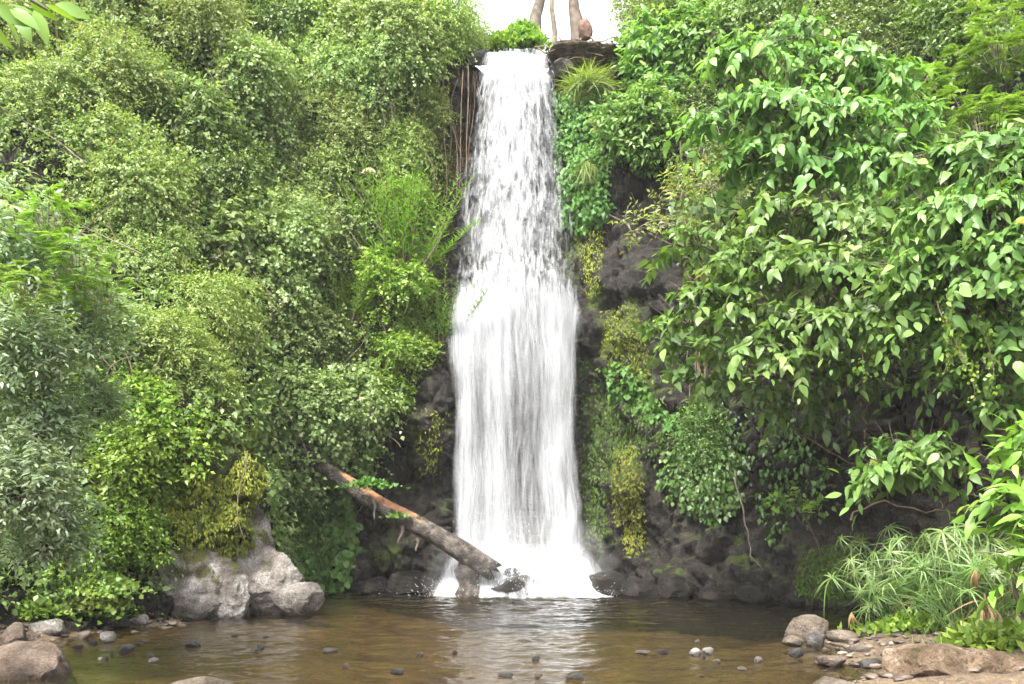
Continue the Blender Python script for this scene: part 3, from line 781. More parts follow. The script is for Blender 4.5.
for k, (px, py, wd, hd, mt, lab) in enumerate([
    (48, 628, 34, 18, 'stone', 'grey rock half hidden by silvery leaves on the left bank'), (14, 634, 34, 20, 'pinkstone', 'brown rock at the left margin above the pinkish boulder'),
    (76, 626, 22, 14, 'darkstone', 'angular dark rock at the water edge near the silvery shrub'), (100, 586, 34, 14, 'pinkstone', 'pale stone showing through the bright herbs on the bank'),
    (140, 620, 22, 12, 'stone', 'low grey stone between the dark boulder and the outcrop'), (108, 637, 18, 10, 'stone', 'white topped stone standing in the left shallows'),
    (85, 635, 13, 8, 'pinkstone', 'small reddish stone in the left shallows'), (127, 648, 16, 9, 'darkstone', 'dark stone with a white cap out in the left shallows'),
    (150, 655, 8, 5, 'darkstone', 'tiny dark stone farthest out in the left shallows'), (193, 643, 16, 7, 'darkstone', 'dark low stone in the pool in front of the outcrop')]):
    rock('stone', px, py, wd, hd, min(13.9, 1592 / (py + hd / 2 - 512)), M[mt], lab, 'stone', seed=100 + k, angular=.8)
for k, (px, py, wd, hd, lab) in enumerate([
    (696, 651, 14, 9, 'white topped stone, left one of a touching pair in mid pool'), (708, 651, 13, 7, 'white topped stone, right one of a touching pair in mid pool'),
    (758, 660, 10, 6, 'pale stone alone in the pool between the pair and the beach'), (643, 652, 16, 4, 'flat stone barely awash near the middle of the pool'),
    (575, 676, 20, 5, 'dark rubble stone awash at the bottom middle of the pool'), (505, 674, 16, 4, 'low dark stone awash left of the bottom middle'),
    (398, 671, 14, 5, 'small grey stone awash at the bottom of the pool below the log'), (330, 650, 16, 4, 'thin stone breaking the ripples in front of the alcove')]):
    rock('stone', px, py, wd, hd, 1592 / (py - 512 + hd / 2), M['darkstone'] if k > 3 else M['stone'], lab, 'stone', 'stones awash in the pool', seed=120 + k, angular=.6)
rng = np.random.default_rng(77)
for k in range(26):
    px, py = (60 + 250 * rng.random(), 628 + 40 * rng.random()) if k < 13 else (330 + 440 * rng.random(), 640 + 38 * rng.random())
    rock('stone', px, py, 4 + 8 * rng.random(), 2.5 + 2.5 * rng.random(), 1592 / (py - 512 + 2), [M['darkstone'], M['pinkstone'], M['stone']][k % 3], 'small wet stone breaking the surface of the shallow pool', 'stone', 'small stones in the shallows', seed=200 + k, sub=3, angular=.7)
# wet rocks at the foot of the fall and along the right wall
for k, (px, py, wd, hd, Y, lab) in enumerate([
    (514, 586, 50, 20, 18.75, 'wet black rock streaming with foam at the foot of the fall'), (511, 574, 20, 12, 18.9, 'small wet rock on top of the streaming rock at the fall'),
    (554, 590, 17, 10, 18.8, 'round wet stone in the foam right of the streaming rock'), (606, 584, 46, 26, 18.9, 'sloping wet rock at the right edge of the foam'),
    (585, 566, 26, 32, 19.3, 'dark rock veiled by spray at the right foot of the fall'), (640, 588, 40, 22, 18.6, 'grey wall-foot rock next to the sloping wet rock'),
    (676, 588, 34, 24, 18.4, 'grey block at the water edge below the mossy nose'), (716, 590, 40, 22, 18.0, 'dark block with a hollow beside it on the right waterline'),
    (752, 594, 36, 18, 17.4, 'blackish rock at the waterline before the green mound'), (800, 598, 48, 16, 16.9, 'low dark rock under the green mound'),
    (408, 582, 54, 22, 19.3, 'smooth dark rock left of the falling log end'), (372, 586, 40, 16, 19.6, 'low dark rock at the back of the pool under the log')]):
    rock('wet_rock', px, py, wd, hd, Y, M['wetrock'], lab, 'rock', 'wet rocks along the foot of the cliff', seed=140 + k, sub=5, angular=.8, depth=.8)

# loose pebbles nobody could count
gq = Geo(); rng = np.random.default_rng(5)
V3, F3 = ICO[3]; V2, F2 = ico(2)
for k in range(1100):
    if k % 2:
        y = 9 + 5.6 * rng.random(); x = xr(y) - .35 + 2.4 * rng.random() ** 1.7
    else:
        y = 10.5 + 4.2 * rng.random(); x = xl(y) + .35 - 1.0 * rng.random()
    z = ground_z(x, y)
    if z < -.12: continue
    s = .014 + .075 * rng.random() ** 4
    V = V2 * np.array([s, s * (.6 + .5 * rng.random()), s * .38]) * (1 + .6 * (fbm(V2 * 1.7 + k, 2, 3)[:, None] - .5) * 2)
    a = rng.random() * 6.28; ca, sa = math.cos(a), math.sin(a)
    V = np.stack([V[:, 0] * ca - V[:, 1] * sa, V[:, 0] * sa + V[:, 1] * ca, V[:, 2]], 1) + [x, y, z + s * .25]
    gq.add(V, F2, rng.random())
m, t, N, L = new_mat('pebble'); p = N['Principled BSDF']
a = N.new('ShaderNodeAttribute'); a.attribute_name = 'rnd'
rp = ramp(N, [(0, (.03, .026, .023)), (.5, (.075, .055, .04)), (.9, (.14, .11, .085)), (1, (.24, .21, .18))]); L.new(a.outputs['Fac'], rp.inputs[0]); L.new(rp.outputs[0], p.inputs['Base Color'])
p.inputs['Roughness'].default_value = .6
tag(link('pebbles', gq.mesh('pebbles', [m])), 'scattered pebbles on the beach and the left bank', 'pebbles', kind='stuff')

# ------------------------------------------------------------------ fallen log
P_a = at(286, 443, 18.5); P_b = at(488, 567, 18.55)
rng = np.random.default_rng(3)
log = empty('fallen_log', tuple(P_b * [1, 1, 0]), 'fallen tree trunk slanting down into the pool with an orange stripped patch', 'log')
nseg, kk = 40, 22
tt = np.linspace(0, 1, nseg)
ax = P_a + (P_b - P_a) * tt[:, None] + UP * (-.05 * np.sin(tt * math.pi))[:, None] + np.stack([np.zeros(nseg), .04 * np.sin(tt * 7), .03 * np.sin(tt * 9 + 1)], 1)
rr = .125 + .075 * tt + .008 * np.sin(tt * 23)
tg = nrm(np.gradient(ax, axis=0)); sx = nrm(np.cross(tg, UP)); sz = np.cross(sx, tg)
th = np.arange(kk) * 2 * math.pi / kk
ring = np.cos(th)[None, :, None] * sx[:, None] + np.sin(th)[None, :, None] * sz[:, None]
nz_ = fbm(np.stack(np.broadcast_arrays(np.cos(th)[None] * 2.2, np.sin(th)[None] * 2.2, tt[:, None] * 3), -1), 4, 5)
V = ax[:, None] + ring * (rr[:, None] * (.90 + .20 * nz_))[..., None]
idx = np.arange(nseg - 1)[:, None] * kk + np.arange(kk)[None]; jdx = np.arange(nseg - 1)[:, None] * kk + (np.arange(kk)[None] + 1) % kk
Fq = np.stack([idx, jdx, jdx + kk, idx + kk], -1).reshape(-1, 4)
V[-1] += tg[-1] * (np.random.default_rng(8).random(kk) * .22)[:, None]; V[-2] += tg[-1] * (np.random.default_rng(9).random(kk) * .06)[:, None]
VV = np.vstack([V.reshape(-1, 3), ax[-1] + tg[-1] * .05, ax[0]])
q = np.arange(kk); e0 = (nseg - 1) * kk
tri = np.vstack([np.stack([e0 + q, e0 + (q + 1) % kk, np.full(kk, nseg * kk)], 1), np.stack([(q + 1) % kk, q, np.full(kk, nseg * kk + 1)], 1)])
up_ = (ring[..., 2] + .6 * -ring[..., 1])      # the side the bark has come off
strip = sstep(.55, 1.1, up_) * (sstep(.18, .3, tt) * sstep(.85, .5, tt))[:, None] * 1.15
strip = np.concatenate([strip.ravel(), [0, 0]])
m, t, N, L = new_mat('log_wood'); p = N['Principled BSDF']
g = N.new('ShaderNodeNewGeometry'); tc = N.new('ShaderNodeTexCoord')
n = N.new('ShaderNodeTexNoise'); n.inputs['Scale'].default_value = 7; n.inputs['Detail'].default_value = 8; L.new(tc.outputs['Object'], n.inputs[0])
rp = ramp(N, [(.38, (.018, .014, .012)), (.5, (.045, .036, .029)), (.64, (.11, .09, .072))]); L.new(n.outputs[0], rp.inputs[0])
ro = ramp(N, [(.35, (.09, .045, .022)), (.55, (.24, .105, .045)), (.7, (.32, .19, .10))]); L.new(n.outputs[0], ro.inputs[0])
a = N.new('ShaderNodeAttribute'); a.attribute_name = 'bare'
ad = N.new('ShaderNodeMath'); ad.operation = 'ADD'; L.new(a.outputs['Fac'], ad.inputs[0]); L.new(n.outputs[0], ad.inputs[1])
mr = N.new('ShaderNodeMapRange'); mr.inputs[1].default_value = 1.12; mr.inputs[2].default_value = 1.3; L.new(ad.outputs[0], mr.inputs[0])
mx = N.new('ShaderNodeMix'); mx.data_type = 'RGBA'; L.new(mr.outputs[0], mx.inputs[0]); L.new(rp.outputs[0], mx.inputs[6]); L.new(ro.outputs[0], mx.inputs[7])
L.new(mx.outputs[2], p.inputs['Base Color']); p.inputs['Roughness'].default_value = .75
n2 = N.new('ShaderNodeTexNoise'); n2.inputs['Scale'].default_value = 30; n2.inputs['Detail'].default_value = 6; L.new(tc.outputs['Object'], n2.inputs[0])
b = N.new('ShaderNodeBump'); b.inputs['Distance'].default_value = .05; b.inputs['Strength'].default_value = 1
L.new(n2.outputs[0], b.inputs['Height']); L.new(b.outputs[0], p.inputs['Normal'])
M['log'] = m
L0 = np.array(log.location)
link('trunk', make_mesh('trunk', VV - L0, [Fq, tri], [m], None, {'bare': strip}), log)
for px, py, ln_, dx in [(372, 505, .38, .08), (402, 532, .32, -.05), (416, 545, .22, .03)]:      # rags of bark hanging under it
    gq = Geo(); a0 = at(px, py - 6, 18.35)
    ys = np.linspace(0, 1, 6)
    gq.tube([a0 + np.array([dx * y_ + .03 * math.sin(5 * y_), -.02 * y_, -ln_ * y_]) - L0 for y_ in ys], .045 * (1 - .75 * ys), 5)
    link('bark_strip', gq.mesh('bark_strip', [M['bark']]), log)
gq = Geo(); c0 = at(467, 594, 18.7); c1 = at(469, 560, 18.62)
ys = np.linspace(0, 1, 9)
gq.tube(c0 + (c1 - c0) * ys[:, None] - c0 + np.stack([.03 * np.sin(ys * 6), 0 * ys, -.15 + .15 * ys], 1), .23 - .05 * ys + .03 * np.sin(ys * 11), 14, wob=.08, rng=rng)
tag(link('stump', gq.mesh('stump', [M['log']]), None, c0), 'short broken stump standing in foam under the fallen log', 'stump')

# ------------------------------------------------------------------ undergrowth carpet over the slopes
def surf_sample(rng, n, mask):
    """n random points on the cliff sheet where mask(points) allows it"""
    A = G[:-1, :-1]; B = G[1:, :-1]; D = G[:-1, 1:]
    area = np.linalg.norm(np.cross(B - A, D - A), axis=-1) * mask(A)
    cumA = np.cumsum(area.ravel()); k = np.searchsorted(cumA, rng.random(n) * cumA[-1])
    i, j = np.unravel_index(np.minimum(k, area.size - 1), area.shape)
    u, v_ = rng.random(n)[:, None], rng.random(n)[:, None]
    return A[i, j] + (B[i, j] - A[i, j]) * u + (D[i, j] - A[i, j]) * v_, Nn[i, j], i
def scr(P): return 512 + P[..., 0] * F / np.maximum(P[..., 1], .5), HZ - (P[..., 2] - EYE) * F / np.maximum(P[..., 1], .5)
def in_view(P):
    x, y = scr(P)
    return (x > -260) & (x < 1284) & (y > -220) & (P[..., 1] > 5)
def carpet(name, mat, label, n, mask, tmpl, Lf, seed, mound=.45, freq=.9, cat='undergrowth', hang=.5, lift=.05):
    rng = np.random.default_rng(seed)
    P, Nv, _ = surf_sample(rng, n, lambda A: mask(A) * in_view(A))
    hgt = mound * np.clip(1.6 * (fbm(P * freq, 3, seed) - .25), 0, 1) + (fbm(P * freq * 4, 2, seed + 1) - .4) * .25
    dep = rng.random(n) ** .55
    Nh = nrm(Nv + UP * .35)
    pos = P + Nh * (lift + np.maximum(hgt, 0) * dep)[:, None] + rng.normal(size=P.shape) * .03
    dv = nrm(Nv * .8 - UP * hang + rng.normal(size=P.shape) * .75)
    nn = nrm(Nv * .6 + UP * .8 + rng.normal(size=P.shape) * .5)
    cl = fbm(P * 1.9, 3, seed + 7)
    r = np.clip(.1 + .35 * rng.random(n) + .9 * (cl - .25), 0, 1)
    gq = Geo(); put_leaves(gq, tmpl, pos, dv, nn, Lf * (.6 + .8 * rng.random(n)), r, zvar=.4 + 1.3 * rng.random(n))
    return tag(link(name, gq.mesh(name, [mat])), label, cat, kind='stuff')

def left_slope(P):
    x, y = scr(P)
    keep = (x < 452) & (P[..., 2] > .35)
    # bare: smooth shoulder rock beside the fall, buttress face, alcove foot
    shoulder = (x > 378) & (y > 335) & (P[..., 1] > 18)
    alc = (x > 325) & (y > 455) & (P[..., 1] > 17)
    butt = (x > 168) & (x < 262) & (y > 440) & (P[..., 1] < 17)
    curtain = (x > 425) & (y > 70) & (y < 330)
    return keep & ~shoulder & ~alc & ~butt & ~curtain
def right_slope(P):
    x, y = scr(P)
    return (x > 606) & (P[..., 2] > .4) & (((y < 175 - (x - 606) * .0) & (x > 612)) | ((x > 700) & (y < 380)) | ((x > 870) & (y < 380)) | (x > 1060))
TL_s = T_leaf(.62); TL_n = T_leaf(.4); TL_w = T_leaf(.85)
carpet('undergrowth', M['tangle'], 'tangled small-leaved creepers carpeting the left slope', 210000, left_slope, TL_s, .09, 301, .6)
carpet('undergrowth', M['creeper'], 'darker ivy-like leaves mixed through the left slope', 90000, lambda P: left_slope(P) & (fbm(P * .5, 2, 77) > .47), TL_w, .095, 302, .5)
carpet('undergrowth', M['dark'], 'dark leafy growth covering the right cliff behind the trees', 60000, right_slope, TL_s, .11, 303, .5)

# patches on the rock, found by looking where the photograph has them and rooted on the real surface
def patch(name, mat, label, poly, n, tmpl, Lf, seed, ymin=0, lift=.03, thick=.12, cat='creeper', hang=.9, kind=None, flat=.8, lump=1.6, thr=.0, jit=.35):
    rng = np.random.default_rng(seed)
    poly = np.array(poly, float)
    lo, hi = poly.min(0), poly.max(0)
    pts, nos = [], []
    tries = 0
    while len(pts) < n and tries < n * 6:
        tries += 1
        q = lo + rng.random(2) * (hi - lo)
        x, y = q; inside = False; j = len(poly) - 1
        for i in range(len(poly)):
            if (poly[i, 1] > y) != (poly[j, 1] > y) and x < (poly[j, 0] - poly[i, 0]) * (y - poly[i, 1]) / (poly[j, 1] - poly[i, 1]) + poly[i, 0]: inside = not inside
            j = i
        if not inside: continue
        a, b_ = hit(x, y)
        if a[1] < ymin: continue
        pts.append(a); nos.append(b_)
    P = np.array(pts); Nv = np.array(nos); k = len(P)
    f = fbm(P * lump, 3, seed)
    keep = f > thr; P, Nv, f = P[keep], Nv[keep], f[keep]; k = len(P)
    pos = P + nrm(Nv + UP * .2) * (lift + thick * 2.0 * np.clip(f - .25, 0, 1) * rng.random(k) ** .5)[:, None] + rng.normal(size=P.shape) * .02
    dv = nrm(Nv * .5 - UP * hang + rng.normal(size=P.shape) * jit)
    nn = nrm(Nv * flat + UP * .5 + rng.normal(size=P.shape) * jit)
    r = np.clip(.15 + .35 * rng.random(k) + .9 * (fbm(P * 2.6, 3, seed + 3) - .3), 0, 1)
    gq = Geo(); put_leaves(gq, tmpl, pos - P.mean(0), dv, nn, Lf * (.6 + .8 * rng.random(k)), r, zvar=.4 + 1.3 * rng.random(k))
    o = tag(link(name, gq.mesh(name, [mat]), None, P.mean(0)), label, cat, kind=kind)
    return o

patch('ivy', M['ivy'], 'dark green ivy curtain hanging in the alcove behind the grey outcrop', [(258, 462), (300, 464), (345, 486), (356, 540), (345, 590), (322, 590), (300, 580), (275, 560), (258, 540)], 4200, T_ovate(.9), .135, 401, ymin=17.6, thick=.35)
patch('moss', M['moss'], 'yellow green moss and ferny tufts on the left buttress', [(172, 446), (205, 428), (262, 428), (264, 480), (250, 548), (225, 556), (186, 552), (165, 520)], 9000, TL_n, .06, 402, thick=.16, cat='moss', kind='stuff', thr=.28)
patch('creeper', M['ivy'], 'bright green creeping plants on the wall just right of the upper fall', [(556, 95), (600, 85), (606, 150), (608, 215), (590, 232), (566, 225), (560, 170)], 5200, TL_w, .085, 403, thick=.22)
patch('moss', M['moss'], 'yellowish moss strip hanging below the bright wall creeper', [(570, 225), (604, 225), (600, 295), (588, 300), (580, 262)], 1100, TL_n, .05, 404, thick=.06, cat='moss', kind='stuff', thr=.40)
patch('moss', M['moss'], 'yellow moss on the rounded ledge right of the fall', [(600, 312), (632, 306), (646, 345), (648, 400), (630, 400), (604, 370)], 2400, TL_n, .045, 405, thick=.06, cat='moss', kind='stuff', thr=.42)
patch('moss', M['mossgreen'], 'dull green moss on the shaded wall right of the lower fall', [(580, 352), (612, 375), (660, 400), (680, 430), (665, 455), (612, 470), (600, 560), (588, 560), (580, 470)], 5200, TL_n, .055, 406, thick=.14, cat='moss', kind='stuff', thr=.36)
patch('creeper', M['ivy'], 'fresh green leaf clusters trailing across the wall below the mossy ledge', [(605, 362), (640, 378), (664, 410), (690, 425), (682, 440), (650, 420), (615, 392)], 700, TL_w, .10, 407, thick=.2)
patch('moss', M['moss'], 'yellow moss draped over the jutting nose of rock near the pool', [(612, 450), (636, 446), (640, 490), (645, 545), (630, 560), (614, 520)], 2400, TL_n, .05, 408, thick=.08, cat='moss', kind='stuff', thr=.40)
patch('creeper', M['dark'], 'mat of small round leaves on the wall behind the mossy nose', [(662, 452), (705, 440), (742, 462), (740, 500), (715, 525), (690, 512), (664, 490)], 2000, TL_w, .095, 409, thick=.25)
patch('moss', M['mossgreen'], 'green mossy mound at the waterline under the big-leaved trees', [(798, 575), (812, 552), (840, 545), (866, 560), (868, 590), (840, 598), (800, 595)], 3000, TL_n, .05, 410, thick=.1, cat='moss', kind='stuff')
patch('moss', M['moss'], 'thin moss on the wall between the hanging roots and the fall', [(415, 150), (446, 110), (456, 200), (446, 265), (425, 270)], 1900, TL_n, .05, 411, thick=.08, cat='moss', kind='stuff', thr=.42)
patch('creeper', M['moss'], 'sparse yellowish weeds on the smooth dark shoulder rock', [(415, 410), (445, 410), (440, 470), (418, 475)], 420, TL_n, .06, 412, thick=.06, thr=.45)
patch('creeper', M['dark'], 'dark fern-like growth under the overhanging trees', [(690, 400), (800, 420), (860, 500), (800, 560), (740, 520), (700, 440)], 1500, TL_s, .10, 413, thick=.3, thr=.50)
patch('creeper', M['lush'], 'leafy creeper on the shoulder above the hidden end of the log', [(325, 440), (385, 380), (392, 420), (372, 470), (340, 480)], 1500, TL_w, .09, 414, thick=.3)

# ------------------------------------------------------------------ shrubs: one of each kind is built, the rest are copies
def dome_clumps(rng, n, R_=1.0, flat=.85, nt=160, r=(.30, .60)):
    out = [(np.array([0, 0, .5]), np.array([.78, .78, .78]) * R_, int(nt * 2.2))]
    for _ in range(n + 4):
        d = nrm(rng.normal(size=3)); k = rng.uniform(.55, 1.0)
        rr = rng.uniform(*r)
        out.append((np.array([0, 0, .5]) + d * np.array([.85, .85, .8]) * k * R_, np.array([rr, rr, rr * flat]), int(nt * (rr / .42) ** 2 * .8)))
    return out
def stems(rng, gq, clumps, base=(0, 0, -.2), r0=.035):
    for c, rad, _ in clumps:
        c = np.asarray(c); b0 = np.array(base) + rng.normal(size=3) * [.08, .08, .02]
        midp = b0 + (c - b0) * .5 + rng.normal(size=3) * .08 + [0, 0, .1]
        gq.tube([b0, (b0 + midp) / 2 + rng.normal(size=3) * .03, midp, c], [r0, r0 * .8, r0 * .6, r0 * .25], 5)
PROTO = {}
def proto_shrub(kind, mat, seed, tmpl, Lf, lpt, tl, nt, n=7, bark='vine', var=2, **kw):
    out = []
    for v_ in range(var):
        rng = np.random.default_rng(seed + v_)
        cl = dome_clumps(rng, n, nt=nt)
        kw.setdefault('low', -.95)
        gq = Geo(); foliage(gq, rng, cl, tmpl, Lf, lpt, tl, **kw)
        gs = Geo(); stems(rng, gs, cl)
        out.append((gq.mesh('foliage', [M[mat], M[bark]]), gs.mesh('stems', [M[bark]])))
    PROTO[kind] = out
proto_shrub('tangle', 'tangle', 500, TL_s, .062, 8, .27, 200, n=8, hang=.35, var=4)
proto_shrub('pale', 'creeper', 510, TL_w, .066, 7, .26, 185, n=8, hang=.4, rbias=.12, var=4)
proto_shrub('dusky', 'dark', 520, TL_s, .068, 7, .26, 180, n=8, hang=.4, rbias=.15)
proto_shrub('lush', 'lush', 530, TL_s, .10, 7, .28, 130, n=8, hang=.35)
proto_shrub('yellow', 'yellow', 540, TL_n, .085, 8, .30, 170, n=8, hang=.55)
proto_shrub('glossy', 'big', 550, T_ovate(.42), .15, 7, .28, 80, n=9, hang=.25, up=.8, rbias=.05)
proto_shrub('broad', 'creeper', 560, T_ovate(.5), .20, 6, .35, 40, n=7, hang=.4, up=.7, var=1)
proto_shrub('silver', 'silver', 570, T_ovate(.36), .15, 9, .50, 42, n=9, hang=.12, up=.9, out=.3, jit=.4, wisp=.25, var=3)
def parts_of(kind, root, v_=0):
    fo, st = PROTO[kind][v_ % len(PROTO[kind])]
    link('foliage', fo, root); link('stems', st, root)
MADE = {}
def plant(name, kind, loc, scale, rz, label, cat, group=None, v_=0):
    key = (kind, v_ % len(PROTO[kind]))
    if key in MADE:
        return copy_thing(MADE[key], name, loc, rz, scale, label, cat, group)
    o = empty(name, loc, label, cat, group, rz, scale)
    parts_of(kind, o, key[1]); MADE[key] = o
    return o

# upright bright shrub: leafy rods
def build_upright(seed, n=34, h=1.25):
    rng = np.random.default_rng(seed); gq = Geo(); gs = Geo(); T = T_leaf(.24, droop=.1)
    for k in range(n):
        a = rng.random() * 6.28; l = rng.random() ** .5
        b0 = np.array([math.cos(a), math.sin(a), 0]) * .32 * l
        tip = b0 + np.array([math.cos(a) * .55 * l, math.sin(a) * .55 * l, h * (.55 + .5 * rng.random())])
        ts = np.linspace(0, 1, 7)
        cv_ = b0 + (tip - b0) * ts[:, None] + np.array([math.cos(a), math.sin(a), -.3]) * (.12 * ts ** 2)[:, None]
        gs.tube(cv_, .012 * (1.1 - .8 * ts), 4, cap=False)
        m_ = 46; f = np.linspace(.12, 1, m_)
        pos = np.stack([np.interp(f, ts, cv_[:, i]) for i in range(3)], 1)
        ph = np.arange(m_) * 2.4 + rng.random() * 6
        rad_ = np.stack([np.cos(ph), np.sin(ph), 0 * ph], 1)
        d = nrm(rad_ + UP * (.35 + .5 * f)[:, None]); nn_ = nrm(UP * .9 - rad_ * .3)
        put_leaves(gq, T, pos, d, nn_, .15 * (1.1 - .55 * f) * (.8 + .4 * rng.random(m_)), np.clip(.2 + .3 * rng.random(m_) + .45 * f * rng.random(), 0, 1))
    return gq.mesh('foliage', [M['bright']]), gs.mesh('stems', [M['vine']])
PROTO['upright'] = [build_upright(600), build_upright(601)]
# fern: arching pinnate fronds
def frond(gq, gs, rng, p0, d0, ln, npair, lw, arch=.6, rnd0=.4, mat_n=None):
    ts = np.linspace(0, 1, 8)
    cv_ = p0 + nrm(d0) * (ln * ts)[:, None] - UP * (arch * ln * ts ** 2 * .55)[:, None]
    if gs is not None: gs.tube(cv_, .006 * (1.1 - .9 * ts), 4, cap=False)
    f = np.linspace(.12, .99, npair)
    pos = np.stack([np.interp(f, ts, cv_[:, i]) for i in range(3)], 1)
    tg_ = nrm(np.stack([np.interp(f, ts, np.gradient(cv_[:, i])) for i in range(3)], 1))
    sd_ = nrm(np.cross(tg_, UP)); up_ = np.cross(sd_, tg_)
    sz_ = lw * np.sin(np.clip(f * .9 + .12, 0, 1) * math.pi) ** .7
    for sg in (-1, 1):
        put_leaves(gq, T_leaf(.28, droop=.12), pos, nrm(sd_ * sg + tg_ * .35 - UP * .12), up_ + rng.normal(size=pos.shape) * .12, sz_, np.clip(rnd0 + .35 * rng.random(npair), 0, 1))
def build_fern(seed, n=11, ln=1.5, mat='bright'):
    rng = np.random.default_rng(seed); gq = Geo(); gs = Geo()
    for k in range(n):
        a = k * 2.4 + rng.random() * .5; e = .15 + .6 * rng.random()
        frond(gq, gs, rng, np.zeros(3), np.array([math.cos(a), math.sin(a), e]), ln * (.6 + .5 * rng.random()), 26, .17, arch=.45, rnd0=.5)
    return gq.mesh('fronds', [M[mat]]), gs.mesh('stems', [M['vine']])
PROTO['fern'] = [build_fern(610, 15, 1.5, 'lush'), build_fern(611, 15, 1.5, 'lush')]
# feathery shrub: flat sprays of fine leaflets on thin branches
def build_feather(seed, mat='bright', n=46):
    rng = np.random.default_rng(seed); gq = Geo(); gs = Geo()
    for k in range(n):
        a = rng.random() * 6.28; q = np.array([math.cos(a), math.sin(a), 0]) * rng.random() ** .6 * .75 + UP * (rng.random() * 1.0)
        gs.tube([q * .45 - UP * .12, q * .75, q], [.009, .007, .004], 4, cap=False)
        for j in range(5):
            b_ = a + rng.normal() * .9
            frond(gq, None, rng, q, np.array([math.cos(b_), math.sin(b_), .15 + .25 * rng.normal()]), .42 * (.7 + .6 * rng.random()), 16, .10, arch=.5, rnd0=.25 + .3 * rng.random())
    return gq.mesh('fronds', [M[mat]]), gs.mesh('stems', [M['palebark']])
PROTO['feather'] = [build_feather(620), build_feather(621)]
PROTO['fern'] = [build_feather(625, 'lush', 30), build_feather(626, 'lush', 30)]

